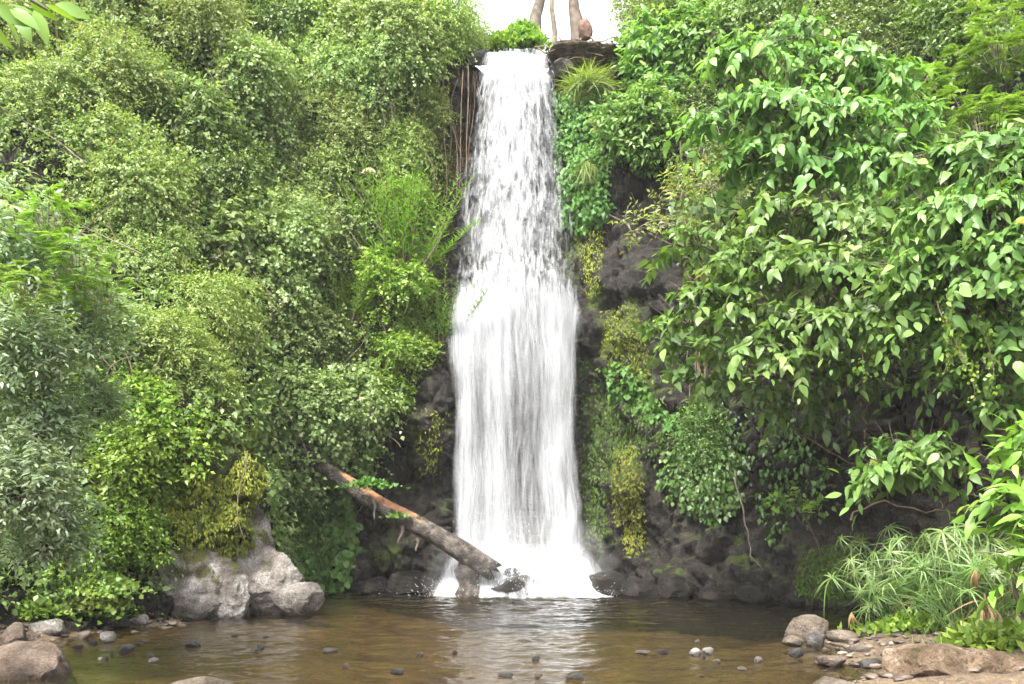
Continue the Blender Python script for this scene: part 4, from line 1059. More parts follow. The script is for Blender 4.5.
def put(name, kind, px, py, rpx, label, cat='shrub', group=None, out=.28, v_=0, Y=None, rz=None, sq=1.0):
    """a shrub whose crown fills a circle of rpx round px,py, rooted on the slope there"""
    if Y is None: P, n_ = hit(px, py)
    else: P = at(px, py, Y); n_ = np.array([0, -1.0, 0])
    Rr = rpx * P[1] / F * 1.0
    loc = P + n_ * Rr * out - UP * (.52 * Rr)
    rz_ = (px * 7.13 + py * 3.7) % 6.28 if rz is None else rz
    return plant(name, kind, loc, (Rr, Rr, Rr * sq), rz_, label, cat, group, v_)
rows = [
    # left slope, top to bottom
    ('shrub', 'tangle', 30, 40, 60, 'pale tangled shrub behind the sprig hanging in the upper left corner', 0),
    ('shrub', 'pale', 118, 22, 52, 'greyish green shrub on the top edge right of the hanging sprig', 0),
    ('shrub', 'tangle', 100, 78, 50, 'loose light green shrub above and left of the hollow round bush', 1),
    ('shrub', 'tangle', 190, 22, 55, 'airy shrub high on the left slope along the top edge', 2),
    ('shrub', 'dusky', 262, 22, 46, 'dark stemmed bush with gaps on the top edge left of the vine mass', 0),
    ('shrub', 'pale', 325, 18, 52, 'bushy green crown on the top edge between the dark stemmed bush and the rim', 1),
    ('shrub', 'tangle', 385, 22, 50, 'vine smothered bush at the rim above the bare hanging stems', 0),
    ('shrub', 'yellow', 434, 18, 42, 'yellow green bush at the cliff rim overhanging the left side of the fall', 0),
    ('shrub', 'tangle', 470, 38, 19, 'small bush at the lip of the cliff beside the white sky gap', 1),
    ('shrub', 'tangle', 36, 118, 52, 'light green mound of creepers at the left edge below the pale tangled shrub', 2),
    ('shrub', 'tangle', 122, 186, 62, 'big round creeper draped bush with a dark hollow under its crown', 0),
    ('shrub', 'pale', 82, 150, 34, 'small leafy bush against the upper left flank of the hollow round bush', 0),
    ('shrub', 'dusky', 175, 110, 40, 'shaded bush between the hollow round bush and the whitish leaved plant', 1),
    ('shrub', 'pale', 246, 92, 48, 'greyish bush left of the tallest pinkish flower head', 0),
    ('shrub', 'tangle', 322, 80, 46, 'creeper bush right of the tallest pinkish flower head', 1),
    ('shrub', 'pale', 372, 78, 44, 'drooping creeper mass halfway between the flower heads and the rim', 1),
    ('shrub', 'yellow', 412, 112, 34, 'yellow green leafy bush beside the bare hanging stems', 1),
    ('shrub', 'dusky', 218, 168, 42, 'dark bush below the whitish leaved plant', 0),
    ('shrub', 'tangle', 300, 170, 44, 'tangled bush left of the lower pinkish flower head', 2),
    ('shrub', 'tangle', 345, 140, 36, 'brownish twiggy bush above the lower pinkish flower head', 0),
    ('shrub', 'pale', 262, 262, 56, 'rounded creeper dome with a silvery right edge, mid left slope', 0),
    ('shrub', 'pale', 316, 232, 42, 'dense bush of small pale leaves right of the creeper dome', 1),
    ('shrub', 'lush', 392, 205, 30, 'bright green bush above the upright leafy rods', 0),
    ('shrub', 'lush', 402, 345, 32, 'bright bush under the upright leafy rods, by the smooth dark shoulder', 1),
    ('shrub', 'lush', 372, 392, 36, 'bright green lower bush touching the smooth dark shoulder', 0),
    ('shrub', 'pale', 300, 330, 48, 'bush of pale rounded leaves above the sprawling bush over the log', 1),
    ('shrub', 'pale', 325, 408, 60, 'sprawling pale leaved bush over the buried end of the log', 0),
    ('shrub', 'pale', 272, 424, 56, 'sprawling bush left of the log, hanging over the dark alcove', 1),
    ('shrub', 'pale', 300, 436, 30, 'leafy lobe drooping right over the upper end of the log', 2),
    ('shrub', 'dusky', 262, 452, 26, 'dark hanging bush at the mouth of the alcove', 1),
    ('shrub', 'yellow', 196, 318, 52, 'yellow green feathery mound on the crest above the buttress', 0),
    ('shrub', 'yellow', 206, 372, 46, 'tall yellow green grassy mound right above the mossy buttress', 1),
    ('shrub', 'yellow', 214, 408, 24, 'grassy yellow green tuft crowning the mossy buttress', 1),
    ('shrub', 'yellow', 150, 352, 50, 'yellowish mound of fine leaves left of the crest', 1),
    ('shrub', 'lush', 150, 428, 56, 'fresh green leafy mound left of the tall yellow green mound', 0),
    ('shrub', 'lush', 108, 470, 52, 'fresh green mound behind the lower silvery shrub', 1),
    ('shrub', 'lush', 132, 482, 40, 'bright leafy mound beside the mossy buttress', 1),
    ('shrub', 'lush', 118, 522, 40, 'leafy green bush low on the left bank with a shadowy gap', 0),
    ('shrub', 'lush', 75, 555, 42, 'leafy herb mound on the bank behind the grey rock', 0),
    ('shrub', 'tangle', 155, 258, 42, 'shaded bush beneath the hollow round bush', 1),
    ('shrub', 'tangle', 95, 330, 44, 'light green bush between the ferns and the yellowish mound', 2),
    # right wall and rim
    ('shrub', 'glossy', 670, 60, 54, 'glossy leaved bush at the rim right of the fall, dark gaps beneath', 0),
    ('shrub', 'glossy', 648, 122, 40, 'glossy leaved bush hanging on the wall below the rim bush', 1),
    ('shrub', 'glossy', 700, 40, 44, 'glossy bush on the top edge left of the tall bright tree', 1),
    ('shrub', 'dusky', 690, 122, 40, 'shadowy bush between the rim bush and the tall bright tree', 0),
    ('shrub', 'tangle', 658, 6, 40, 'yellow green crown at the very top right of the sky gap', 2),
    ('shrub', 'pale', 780, 18, 60, 'pale loose crown on the top edge above the tall bright tree', 0),
    ('shrub', 'dusky', 850, 60, 60, 'dark bush behind the thin pale trunks', 1),
    ('shrub', 'dusky', 960, 40, 70, 'dark leafy mass in the upper right corner', 0),
    ('shrub', 'dusky', 740, 200, 70, 'deep shaded bush behind the tall bright tree', 1),
    ('shrub', 'dusky', 900, 180, 80, 'dark bush filling the gap between the bright tree and the right tree', 0),
    ('shrub', 'dusky', 700, 430, 34, 'small dim bush on the wall under the left boughs', 1),
]
for nm, kd, px, py, rp_, lab, v_ in rows:
    low_ = px < 480 and kd in ('tangle', 'pale', 'dusky')
    put(nm, kd, px, py, rp_ * ((1.0 + .22 * ((px * 37 + py * 11) % 10) / 10) if low_ else 1.0), lab, 'shrub', v_=v_ + (px // 17) % 3, out=(.04 + .26 * ((px * 13 + py * 7) % 10) / 10) if low_ else .2, sq=1.1 if low_ else 1.0)
put('broadleaf_plant', 'broad', 205, 112, 30, 'plant with large whitish leaves catching the light on the upper left slope', 'plant')
put('broadleaf_plant', 'broad', 222, 248, 38, 'yellowish broad leaved plant above the creeper dome', 'plant')
put('shrub', 'lush', 384, 312, 40, 'dense bright bush hiding the foot of the big leafy rods', 'shrub', v_=1, out=.75)
put('shrub', 'lush', 356, 322, 34, 'bright bush under the shorter clump of leafy rods', 'shrub', v_=0, out=.6)
put('shrub', 'yellow', 404, 160, 30, 'yellow green bush between the slim leafy rods and the rim', 'shrub', v_=0, out=.4)
put('leafy_shrub', 'upright', 388, 268, 74, 'bright green shrub of upright leafy rods left of the fall', 'shrub', out=.6)
put('leafy_shrub', 'upright', 350, 292, 60, 'shorter clump of leafy rods left of the big one', 'shrub', v_=1, out=.6)
put('leafy_shrub', 'upright', 412, 312, 60, 'leafy rods leaning over the left edge of the fall', 'shrub', v_=1, out=.5)
put('leafy_shrub', 'upright', 392, 190, 52, 'slim clump of leafy rods above the big one', 'shrub', out=.5)
# silvery shrubs on the near left bank
for px, py, rp_, Y, lab in [(8, 238, 56, 10.8, 'topmost silvery leaved shrub at the left edge'), (66, 318, 50, 11.4, 'silvery shrub with spreading whitish sprays below the ferns'),
                            (4, 340, 50, 10.2, 'silvery grey shrub halfway down the left edge'), (36, 412, 48, 10.8, 'bluish silvery shrub in front of the fresh green mound'),
                            (10, 478, 52, 10.2, 'silvery shrub low on the left edge under the bluish one'), (48, 528, 44, 11.0, 'lowest silvery shrub just above the pinkish boulder'),
                            (96, 398, 28, 11.9, 'small silvery spray standing out against green leaves')]:
    put('silver_shrub', 'silver', px, py, rp_, lab, 'shrub', Y=Y, v_=int(px) % 3, out=0, sq=.8)
for px, py, rp_, Y, lab in [(46, 214, 42, 10.2, 'bright fern fronds above the silvery sprays'), (78, 262, 46, 10.3, 'bright fern reaching right below the hollow round bush'),
                            (30, 290, 42, 9.7, 'bright fern tucked between silvery shrubs'), (100, 292, 38, 10.8, 'lower fern with fronds pointing right')]:
    put('fern', 'fern', px, py, rp_, lab, 'fern', Y=Y, v_=int(px) % 2, out=0)
# ferny shrubs in the upper right
for px, py, rp_, Y, lab in [(960, 215, 62, 14.5, 'feathery bright shrub at the right, beside the big-leaved crown'), (985, 120, 60, 15.0, 'feathery shrub below the upper right corner'),
                            (905, 95, 46, 15.5, 'feathery shrub right of the thin pale trunks'), (1000, 40, 54, 15.5, 'feathery shrub in the upper right corner'), (925, 150, 40, 15, 'small feathery shrub over the dark gap')]:
    put('feathery_shrub', 'feather', px, py, rp_, lab, 'shrub', Y=Y, v_=int(px) % 2, out=0)

# tall weeds with pinkish flower heads
for px, py, hh_, lab in [(290, 88, 1.5, 'tall weed with the whitest pinkish flower head'), (337, 173, 1.0, 'weed with a pinkish flower head in the middle of the slope'), (350, 245, .7, 'weed with a small brownish flower head beside leafy rods')]:
    P, n_ = hit(px, py + 30)
    rng = np.random.default_rng(int(px))
    top_ = P + n_ * 1.25; top_[2] = EYE - (py - HZ) * top_[1] / F
    base_ = P - UP * .2
    o = empty('flowering_weed', base_, lab, 'weed')
    gs = Geo(); ts = np.linspace(0, 1, 6); gs.tube((top_ - base_) * ts[:, None], .012, 5); link('stem', gs.mesh('stem', [M['vine']]), o)
    gq = Geo(); k = 26; f = np.linspace(.1, .95, k); ph = np.arange(k) * 2.4
    rad_ = np.stack([np.cos(ph), np.sin(ph), 0 * ph], 1)
    put_leaves(gq, T_ovate(.3), (top_ - base_) * f[:, None], nrm(rad_ - UP * .25), UP + rad_ * .2, .26 * (1.1 - .5 * f), .3 + .6 * rng.random(k)); link('leaves', gq.mesh('leaves', [M['creeper']]), o)
    gq = Geo(); k = 420 if px < 300 else 220; d = nrm(rng.normal(size=(k, 3))); d[:, 2] = np.abs(d[:, 2]); rsz = .17 if px < 300 else .10
    put_leaves(gq, TL_s, (top_ - base_) + d * [rsz, rsz, rsz * .55], d, nrm(rng.normal(size=(k, 3))), .045, rng.random(k)); link('flower_head', gq.mesh('flower_head', [M['flower']]), o)

# ------------------------------------------------------------------ big-leaved trees leaning out from the right wall
TB = T_ovate(.52, fold=.16, droop=.34)
def tree(name, label, root, fork, clumps, mat, tmpl, Lf, lpt, tl, nt, seed, bark='bark', r0=.13, cat='tree', dens=1.0, sep=1.0, flat=1.0, **kw):
    """root, fork: points; clumps: (px, py, Y, rx_px, rz_px)"""
    rng = np.random.default_rng(seed)
    root = np.asarray(root, float); fork = np.asarray(fork, float)
    o = empty(name, root, label, cat)
    gs = Geo(); ts = np.linspace(0, 1, 8)
    bend = rng.normal(size=3) * .12
    gs.tube((fork - root) * ts[:, None] + bend * np.sin(ts * math.pi)[:, None], r0 * (1 - .45 * ts), 8, wob=.04, rng=rng)
    cl = []
    for px, py, Y, rx, rz in clumps:
        c = at(px, py, Y); cl.append((c - root, np.array([rx * Y / F, rx * Y / F * .8, rz * Y / F * flat]) * sep, int(nt * rx * rz / 1600)))
        b0 = fork - root - (fork - root) * rng.uniform(0, .35)
        mid = b0 + (c - root - b0) * .5 + UP * .25 + rng.normal(size=3) * .12
        ts5 = np.linspace(0, 1, 7)[:, None]
        cv_ = (1 - ts5) ** 2 * b0 + 2 * ts5 * (1 - ts5) * mid + ts5 ** 2 * (c - root)
        gs.tube(cv_, r0 * (.5 - .42 * ts5[:, 0]), 6)
    link('trunk', gs.mesh('trunk', [M[bark]]), o)
    gq = Geo(); foliage(gq, rng, cl, tmpl, Lf, lpt, tl, twigr=.006, dens=dens, **kw)
    link('crown', gq.mesh('crown', [M[mat], M[bark]]), o)
    return o
bigkw = dict(sep=.86, flat=.46, dens=.72, wisp=.2, lvar=1.0, up=.7, out=.6, hang=.75, jit=.3, shell=(.45, 1.0), low=-.25)
tree('broadleaf_tree', 'tall bright tree with big drooping leaves, top of the right wall', at(800, 300, 16.2), at(800, 170, 15.0),
     [(745, 60, 14.2, 36, 34), (790, 40, 14.4, 34, 26), (840, 66, 14.4, 44, 34), (735, 118, 14.0, 36, 34), (785, 108, 13.8, 44, 36), (838, 118, 14.0, 44, 34), (882, 82, 14.6, 34, 28),
      (900, 128, 14.4, 34, 32), (755, 160, 14.2, 40, 26), (815, 162, 14.0, 44, 26), (865, 160, 14.3, 36, 28)], 'big', TB, .155, 9, .50, 84, 700, **bigkw)
tree('broadleaf_tree', 'middle tree whose leafy boughs reach left over the right wall', at(870, 395, 16.6), at(815, 330, 14.6),
     [(790, 215, 13.6, 48, 26), (850, 220, 13.6, 44, 28), (760, 265, 13.4, 46, 30), (820, 268, 13.0, 48, 30), (872, 270, 13.2, 40, 34), (715, 300, 13.6, 36, 26), (775, 318, 13.2, 46, 28),
      (830, 322, 12.8, 44, 26), (690, 325, 14.0, 30, 24), (740, 350, 13.4, 38, 22), (800, 365, 13.2, 34, 20), (700, 245, 14.0, 36, 26), (862, 315, 13.0, 30, 24)], 'big', TB, .15, 9, .48, 84, 710, **bigkw)
tree('broadleaf_tree', 'right-hand tree with large leaves cascading down beside the picture edge', at(1010, 470, 14.0), at(985, 300, 12.8),
     [(950, 165, 12.4, 42, 34), (995, 150, 12.2, 40, 34), (1030, 175, 12.0, 40, 40), (940, 215, 12.2, 40, 34), (985, 215, 11.8, 44, 40), (1025, 245, 11.6, 36, 44), (935, 265, 12.2, 38, 30),
      (975, 285, 12.0, 44, 36), (925, 312, 12.6, 34, 24), (965, 340, 12.6, 40, 26), (1005, 335, 12.2, 40, 30), (1000, 385, 12.8, 36, 20), (950, 378, 13.0, 26, 14), (1015, 415, 12.6, 24, 16)], 'big', TB, .15, 9, .46, 84, 720, **bigkw)
tree('bough', 'low bough of fresh green leaves hanging in the dark recess', at(990, 500, 15.2), at(945, 465, 13.4),
     [(905, 448, 12.9, 36, 16), (888, 478, 12.8, 30, 14), (925, 462, 12.9, 30, 16), (900, 470, 12.7, 34, 14)], 'big', TB, .15, 9, .42, 95, 730, r0=.05, cat='branch', **bigkw)
tree('broadleaf_tree', 'smaller tree with dull leaves filling the shade under the boughs', at(810, 400, 17.2), at(780, 370, 15.8),
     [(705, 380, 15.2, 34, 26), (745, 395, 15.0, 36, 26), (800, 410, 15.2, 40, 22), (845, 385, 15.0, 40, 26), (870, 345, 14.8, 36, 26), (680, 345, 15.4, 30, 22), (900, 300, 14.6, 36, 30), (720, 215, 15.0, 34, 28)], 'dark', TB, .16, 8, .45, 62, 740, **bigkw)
tree('arching_shrub', 'arching shrub with pale tips and bare twigs reaching left over the rock', at(735, 260, 17.0), at(700, 225, 16.2),
     [(680, 200, 16.0, 30, 20), (655, 228, 16.0, 28, 13), (632, 232, 16.1, 22, 9), (700, 222, 15.8, 30, 24), (712, 190, 15.8, 30, 22), (720, 240, 15.6, 30, 22)], 'yellow', TL_n, .10, 9, .36, 70, 750, bark='palebark', r0=.04, cat='shrub', up=.6, out=.5, hang=.3, rbias=.12)
tree('sapling', 'thin sapling with pale green leaves in the shade by the green mound', at(822, 560, 16.4), at(806, 520, 15.9),
     [(798, 505, 15.8, 20, 9), (782, 497, 15.8, 13, 7), (812, 518, 15.7, 14, 9)], 'lush', TL_s, .14, 6, .3, 60, 760, r0=.02, cat='sapling', up=.7)
# big leaves at the right edge, close by
tree('broadleaf_shrub', 'tall shrub with long bright leaves at the right edge above the sedge', at(1040, 640, 9.8), at(1026, 540, 9.6),
     [(1018, 478, 9.6, 16, 10), (1008, 500, 9.5, 16, 8), (1028, 525, 9.4, 20, 12), (1016, 585, 9.3, 14, 8), (1034, 440, 9.6, 16, 14), (1034, 560, 9.2, 18, 12)], 'bright', T_ovate(.4, droop=.3), .20, 7, .30, 110, 770, r0=.03, cat='shrub', up=.8, out=.5, hang=.35)
# sprig hanging into the upper left corner, from a tree that stands out of the picture
o = empty('overhanging_branch', (-3.4, 2.6, 0), 'bright leafy sprig hanging into the upper left corner', 'branch')
L0 = np.array([-3.4, 2.6, 0]); rng = np.random.default_rng(9); gs = Geo(); gq = Geo()
tipp = at(48, 10, 3.6); ts = np.linspace(0, 1, 9)
gs.tube(np.array([0, 0, -.2]) + np.array([.05, .02, 3.7]) * ts[:, None] + np.stack([.06 * np.sin(ts * 5), .04 * np.sin(ts * 4), 0 * ts], 1), .09 - .05 * ts, 9)
b0 = np.array([.05, .02, 3.4]); e0 = tipp - L0
cv_ = b0 + (e0 - b0) * ts[:, None] + UP * (.25 * np.sin(ts * math.pi))[:, None]
gs.tube(cv_, .02 - .015 * ts, 6)
link('trunk', gs.mesh('trunk', [M['bark']]), o)
pos = np.array([at(*q) for q in [(-4, 6, 3.5), (2, 14, 3.55), (8, 4, 3.6), (16, 12, 3.6), (30, 6, 3.65), (34, 10, 3.55), (46, 6, 3.6), (20, -6, 3.7), (40, -4, 3.7), (-10, 20, 3.5), (55, 4, 3.65), (10, 8, 3.5)]]) - L0
dd = np.array([(.8, 0, -.5), (.7, .1, -.9), (1, .2, -.2), (.5, -.2, -.9), (.9, 0, -.3), (.45, 0, -1), (1, .1, -.3), (.6, .2, -.2), (1, 0, .1), (.6, 0, -1), (1, .2, -.25), (.9, -.1, -.55)])
put_leaves(gq, T_ovate(.42, droop=.2), pos, dd, np.array([(-.2, -.5, .8)]) + rng.normal(size=(12, 3)) * .35, .125, .35 + .6 * rng.random(12))
link('leaves', gq.mesh('leaves', [M['bright']]), o)

# ------------------------------------------------------------------ trees and bank at the top of the fall
gq = Geo(); k = 2600; rng = np.random.default_rng(31)
def herb(name, mat, label, c, rx, ry, hz_, n, tmpl, Lf, cat='plant', seed=0, kind=None, upd=.8, group=None):
    rng = np.random.default_rng(seed); gq = Geo()
    p_ = rng.normal(size=(n, 2)) * .45; hh_ = hz_ * np.exp(-(p_ ** 2).sum(1)) * (.4 + .8 * fbm(np.c_[p_ * 2.2, p_[:, :1] * 0 + seed], 2, seed)) * rng.random(n) ** .5
    pos = np.c_[p_[:, 0] * rx, p_[:, 1] * ry, hh_]
    d = nrm(np.c_[p_ * .8, np.full(n, upd)] + rng.normal(size=(n, 3)) * .6); nn_ = nrm(np.c_[p_ * .4, np.full(n, .9)] + rng.normal(size=(n, 3)) * .4)
    put_leaves(gq, tmpl, pos, d, nn_, Lf * (.6 + .8 * rng.random(n)), np.clip(.15 + .75 * rng.random(n), 0, 1))
    return tag(link(name, gq.mesh(name, [M[mat]]), None, c), label, cat, group, kind)
herb('herbs', 'lush', 'bright green leafy clump at the lip behind the top of the fall', at(524, 54, 22.6), .55, .5, .8, 1500, TL_s, .13, seed=32)
herb('herbs', 'lush', 'low yellow green weeds at the left end of the lip', at(497, 54, 22.4), .35, .4, .5, 700, TL_s, .11, seed=33, kind='stuff')
def rim_trunk(px, Y, pts, r, mat, label, cat='tree'):
    c0 = at(px, 40, Y); c0[2] -= .6
    o = empty('rim_tree', c0, label, cat); gs = Geo()
    P_ = np.array([at(a, b_, Y) for a, b_ in pts]) - c0
    ts = np.linspace(0, 1, 14); P2 = np.stack([np.interp(ts, np.linspace(0, 1, len(P_)), P_[:, i]) for i in range(3)], 1)
    gs.tube(P2, np.interp(ts, np.linspace(0, 1, len(r)), r), 9, wob=.05, rng=np.random.default_rng(int(px)))
    link('trunk', gs.mesh('trunk', [M[mat]]), o)
    rng = np.random.default_rng(int(px) + 1); gq = Geo()
    if px < 540: gs2 = Geo(); q0 = P2[7]; tq = np.linspace(0, 1, 8)[:, None]; gs2.tube(q0 + np.array([1.5, 0, .25]) * tq + UP * .35 * np.sin(tq * 3.1), .07 - .045 * tq[:, 0], 6); link('limb', gs2.mesh('limb', [M[mat]]), o)
    top_ = P2[-1]
    foliage(gq, rng, [(top_ + np.array([rng.normal() * 1.2, rng.normal(), .6 + rng.random()]), (1.5, 1.3, .9), 160) for _ in range(4)], TL_s, .12, 7, .4)
    link('crown', gq.mesh('crown', [M['tangle'], M['bark']]), o)
    return o
rim_trunk(535, 27, [(533, 62), (535, 20), (540, 0), (550, -40), (556, -75)], [.22, .17, .14, .12, .08], 'palebark', 'pale trunk standing against the white sky left of centre gap')
rim_trunk(553, 30, [(553, 62), (555, 30), (551, 5), (556, -30), (560, -70)], [.09, .08, .07, .06, .05], 'palebark', 'thin pale stem between the two trunks in the sky gap')
rim_trunk(578, 25, [(580, 62), (578, 28), (574, 8), (573, -30), (576, -80)], [.24, .19, .13, .11, .09], 'bark', 'dark trunk at the right of the sky gap')
M['soil'] = rock_mat('brown_soil', [(.25, (.045, .030, .02)), (.5, (.11, .08, .055)), (.75, (.20, .16, .12))], scale=4, wet=False, rough=.9)
rock('soil_bank', 590, 60, 100, 18, 21.6, M['soil'], 'crumbly brown earth bank on the rim right of the lip', 'bank', seed=91, sub=6, angular=.4, depth=.7, rough=1.5)
rock('earth_mound', 585, 29, 15, 17, 24.6, M['redbark'], 'reddish brown earth hump against the foot of the dark rim trunk', 'mound', seed=94, sub=5, angular=.1, rough=.7)
rock('rim_rock', 560, 66, 26, 14, 21.3, M['darkstone'], 'dark stone at the right corner of the lip', 'rock', seed=92, sub=5, angular=.8)
rock('rim_rock', 479, 58, 22, 14, 21.4, M['darkstone'], 'dark stone at the left corner of the lip', 'rock', seed=93, sub=5, angular=.8)
# roots and brown litter on the bank right of the lip
gs = Geo(); rng = np.random.default_rng(41)
for k in range(45):
    x0 = 540 + 82 * rng.random(); y0 = 40 + 26 * rng.random(); Y0 = 21.2 + .9 * rng.random()
    a0 = at(x0, y0, Y0); ts = np.linspace(0, 1, 7); ln_ = .4 + .7 * rng.random()
    d = np.array([rng.normal() * .9, -.35, -.45 + .3 * rng.normal()])
    gs.tube(a0 + d * (ln_ * ts)[:, None] + rng.normal(size=(7, 3)) * .05, .012 * (1.1 - .8 * ts) + .004, 5)
c0 = at(580, 60, 21.5)
for v_ in gs.V: v_ -= c0
tag(link('exposed_roots', gs.mesh('exposed_roots', [M['vine']]), None, c0), 'matted brown roots on the bank right of the lip', 'roots')
herb('dry_grass', 'yellow', 'yellowish grass tuft at the right shoulder of the fall', at(588, 92, 20.6), .32, .3, .3, 900, T_blade(.04, 1.1), .34, seed=34, cat='grass tuft', upd=1.0)
herb('dry_grass', 'yellow', 'yellowish tuft hanging midway down the bright wall creeper', at(588, 172, 20.3), .15, .2, .3, 260, T_blade(.04, 1.2), .34, seed=35, cat='grass tuft', upd=-.3)

# hanging stems left of the fall
rng = np.random.default_rng(51)
for grp, (xa, xb, ya, yb, n_, lab, mat) in enumerate([(432, 470, 75, 230, 16, 'curtain of bare brown stems hanging left of the upper fall', 'vine'), (335, 420, 95, 190, 34, 'dry hanging stems in the creepers under the rim', 'vine'),
                                                   (690, 712, 120, 200, 12, 'thin stems in the shadow right of the rim bush', 'palebark'), (688, 708, 300, 450, 9, 'long roots hanging under the left boughs', 'vine')]):
    gs = Geo(); c0 = None
    for k in range(n_):
        x0 = xa + (xb - xa) * rng.random(); y0 = ya + 25 * rng.random() ** 2; ln_ = (yb - ya) * (.45 + .55 * rng.random())
        P, nv_ = hit(x0, y0)
        P = P + nv_ * (.10 + .35 * rng.random())
        if c0 is None: c0 = P.copy()
        ts = np.linspace(0, 1, 12); hgt = ln_ * P[1] / F
        cv_ = P - c0 - UP * (hgt * ts)[:, None] + np.stack([.10 * np.sin(ts * 4 + k) * rng.normal() + .12 * rng.normal() * ts, -.1 * ts + .05 * np.sin(ts * 5 + k), 0 * ts], 1)
        gs.tube(cv_, (.010 + .012 * rng.random()) * (1.1 - .7 * ts), 4, cap=False)
    tag(link('dangling_vine', gs.mesh('dangling_vine', [M[mat]]), None, c0), lab, 'vines', kind='stuff')
gs = Geo(); gd = Geo(); c0 = np.array([-5.0, 18.0, 5.0]); rng = np.random.default_rng(57)
for k in range(120):
    P, nv_ = hit(30 + 390 * rng.random(), 15 + 430 * rng.random() ** 1.2)
    if P[1] < 14: continue
    P = P + nv_ * (.45 + .4 * rng.random()); ts = np.linspace(0, 1, 9); ln_ = .5 + 1.3 * rng.random()
    d = nrm(np.array([rng.normal() * .5, -.25, -1.0])) if k % 3 else nrm(np.array([rng.normal(), -.4, .5 + rng.random()]))
    cv_ = P - c0 + d * (ln_ * ts)[:, None] + np.stack([.12 * np.sin(ts * 4 + k), .05 * np.sin(ts * 5), -.15 * ts ** 2], 1)
    (gs if k % 3 else gd).tube(cv_, .011 * (1.15 - .8 * ts), 4, cap=False)
tag(link('creeper_stems', gs.mesh('creeper_stems', [M['vine']]), None, c0), 'bare creeper stems trailing down the left slope', 'vines', kind='stuff')
tag(link('dead_twigs', gd.mesh('dead_twigs', [M['palebark']]), None, c0), 'dry twigs poking out of the left slope', 'twigs', kind='stuff')
# leafy vines hanging from the trees
def leafvine(px, py, Y, ln, label, seed, mat='lush', n=60, Lf=.06, sw=.08):
    rng = np.random.default_rng(seed); c0 = at(px, py, Y); gs = Geo(); gq = Geo(); ts = np.linspace(0, 1, 14)
    o = empty('hanging_vine', c0, label, 'vine')
    cv_ = -UP * (ln * ts)[:, None] + np.stack([sw * np.sin(ts * 5 + seed), sw * .6 * np.sin(ts * 4 + 1), 0 * ts], 1)
    gs.tube(cv_, .008 * (1.2 - .8 * ts), 4); link('stem', gs.mesh('stem', [M['vine']]), o)
    f = rng.random(n); pos = np.stack([np.interp(f, ts, cv_[:, i]) for i in range(3)], 1) + rng.normal(size=(n, 3)) * .05
    put_leaves(gq, TL_w, pos, nrm(rng.normal(size=(n, 3)) - UP * .8), nrm(rng.normal(size=(n, 3)) * .5 + [0, -.7, .5]), Lf * (.6 + .8 * rng.random(n)), rng.random(n)); link('leaves', gq.mesh('leaves', [M[mat]]), o)
leafvine(868, 305, 12.6, .95, 'short vine with yellow green leaves dangling below the middle tree', 1)
leafvine(876, 325, 12.7, .6, 'shorter yellow green vine beside the dangling one', 2)
leafvine(962, 275, 11.7, 1.5, 'long leafy vine trailing down the front of the right-hand tree', 3, n=130, sw=.12)
leafvine(985, 285, 11.7, 1.3, 'leafy vine nearer the picture edge on the right-hand tree', 4, n=110)
leafvine(945, 300, 11.9, .9, 'thin leafy vine on the left side of the right-hand tree', 5, n=60)
for k, (pts, lab) in enumerate([([(768, 405), (800, 430), (840, 460), (880, 470)], 'thin bare branch sagging across the dark recess'), ([(735, 470), (745, 520), (752, 552), (760, 572)], 'dead pale stick leaning on the wall by the waterline'),
                               ([(850, 520), (880, 500), (930, 515), (985, 505)], 'thin bare branch low in the recess above the sedge'), ([(862, 385), (864, 420), (866, 450)], 'straight hanging root below the middle tree')]):
    gs = Geo(); Y = 15.2 - .4 * k if k != 1 else 17.0
    P_ = np.array([at(a, b_, Y) for a, b_ in pts]); ts = np.linspace(0, 1, 12)
    P2 = np.stack([np.interp(ts, np.linspace(0, 1, len(P_)), P_[:, i]) for i in range(3)], 1) + np.random.default_rng(k).normal(size=(12, 3)) * .025
    gs.tube(P2 - P_[0], .02 - .012 * ts, 5); tag(link('bare_branch', gs.mesh('bare_branch', [M['palebark' if k == 1 else 'vine']]), None, P_[0]), lab, 'branch')
herb('creeper', 'ivy', 'small leafy creeper growing along the top of the log', at(370, 490, 18.1), .55, .12, .22, 240, TL_w, .08, seed=52)
herb('creeper', 'ivy', 'leafy sprig hanging from the middle of the log', at(398, 520, 18.2), .25, .10, .16, 110, TL_w, .07, seed=53)

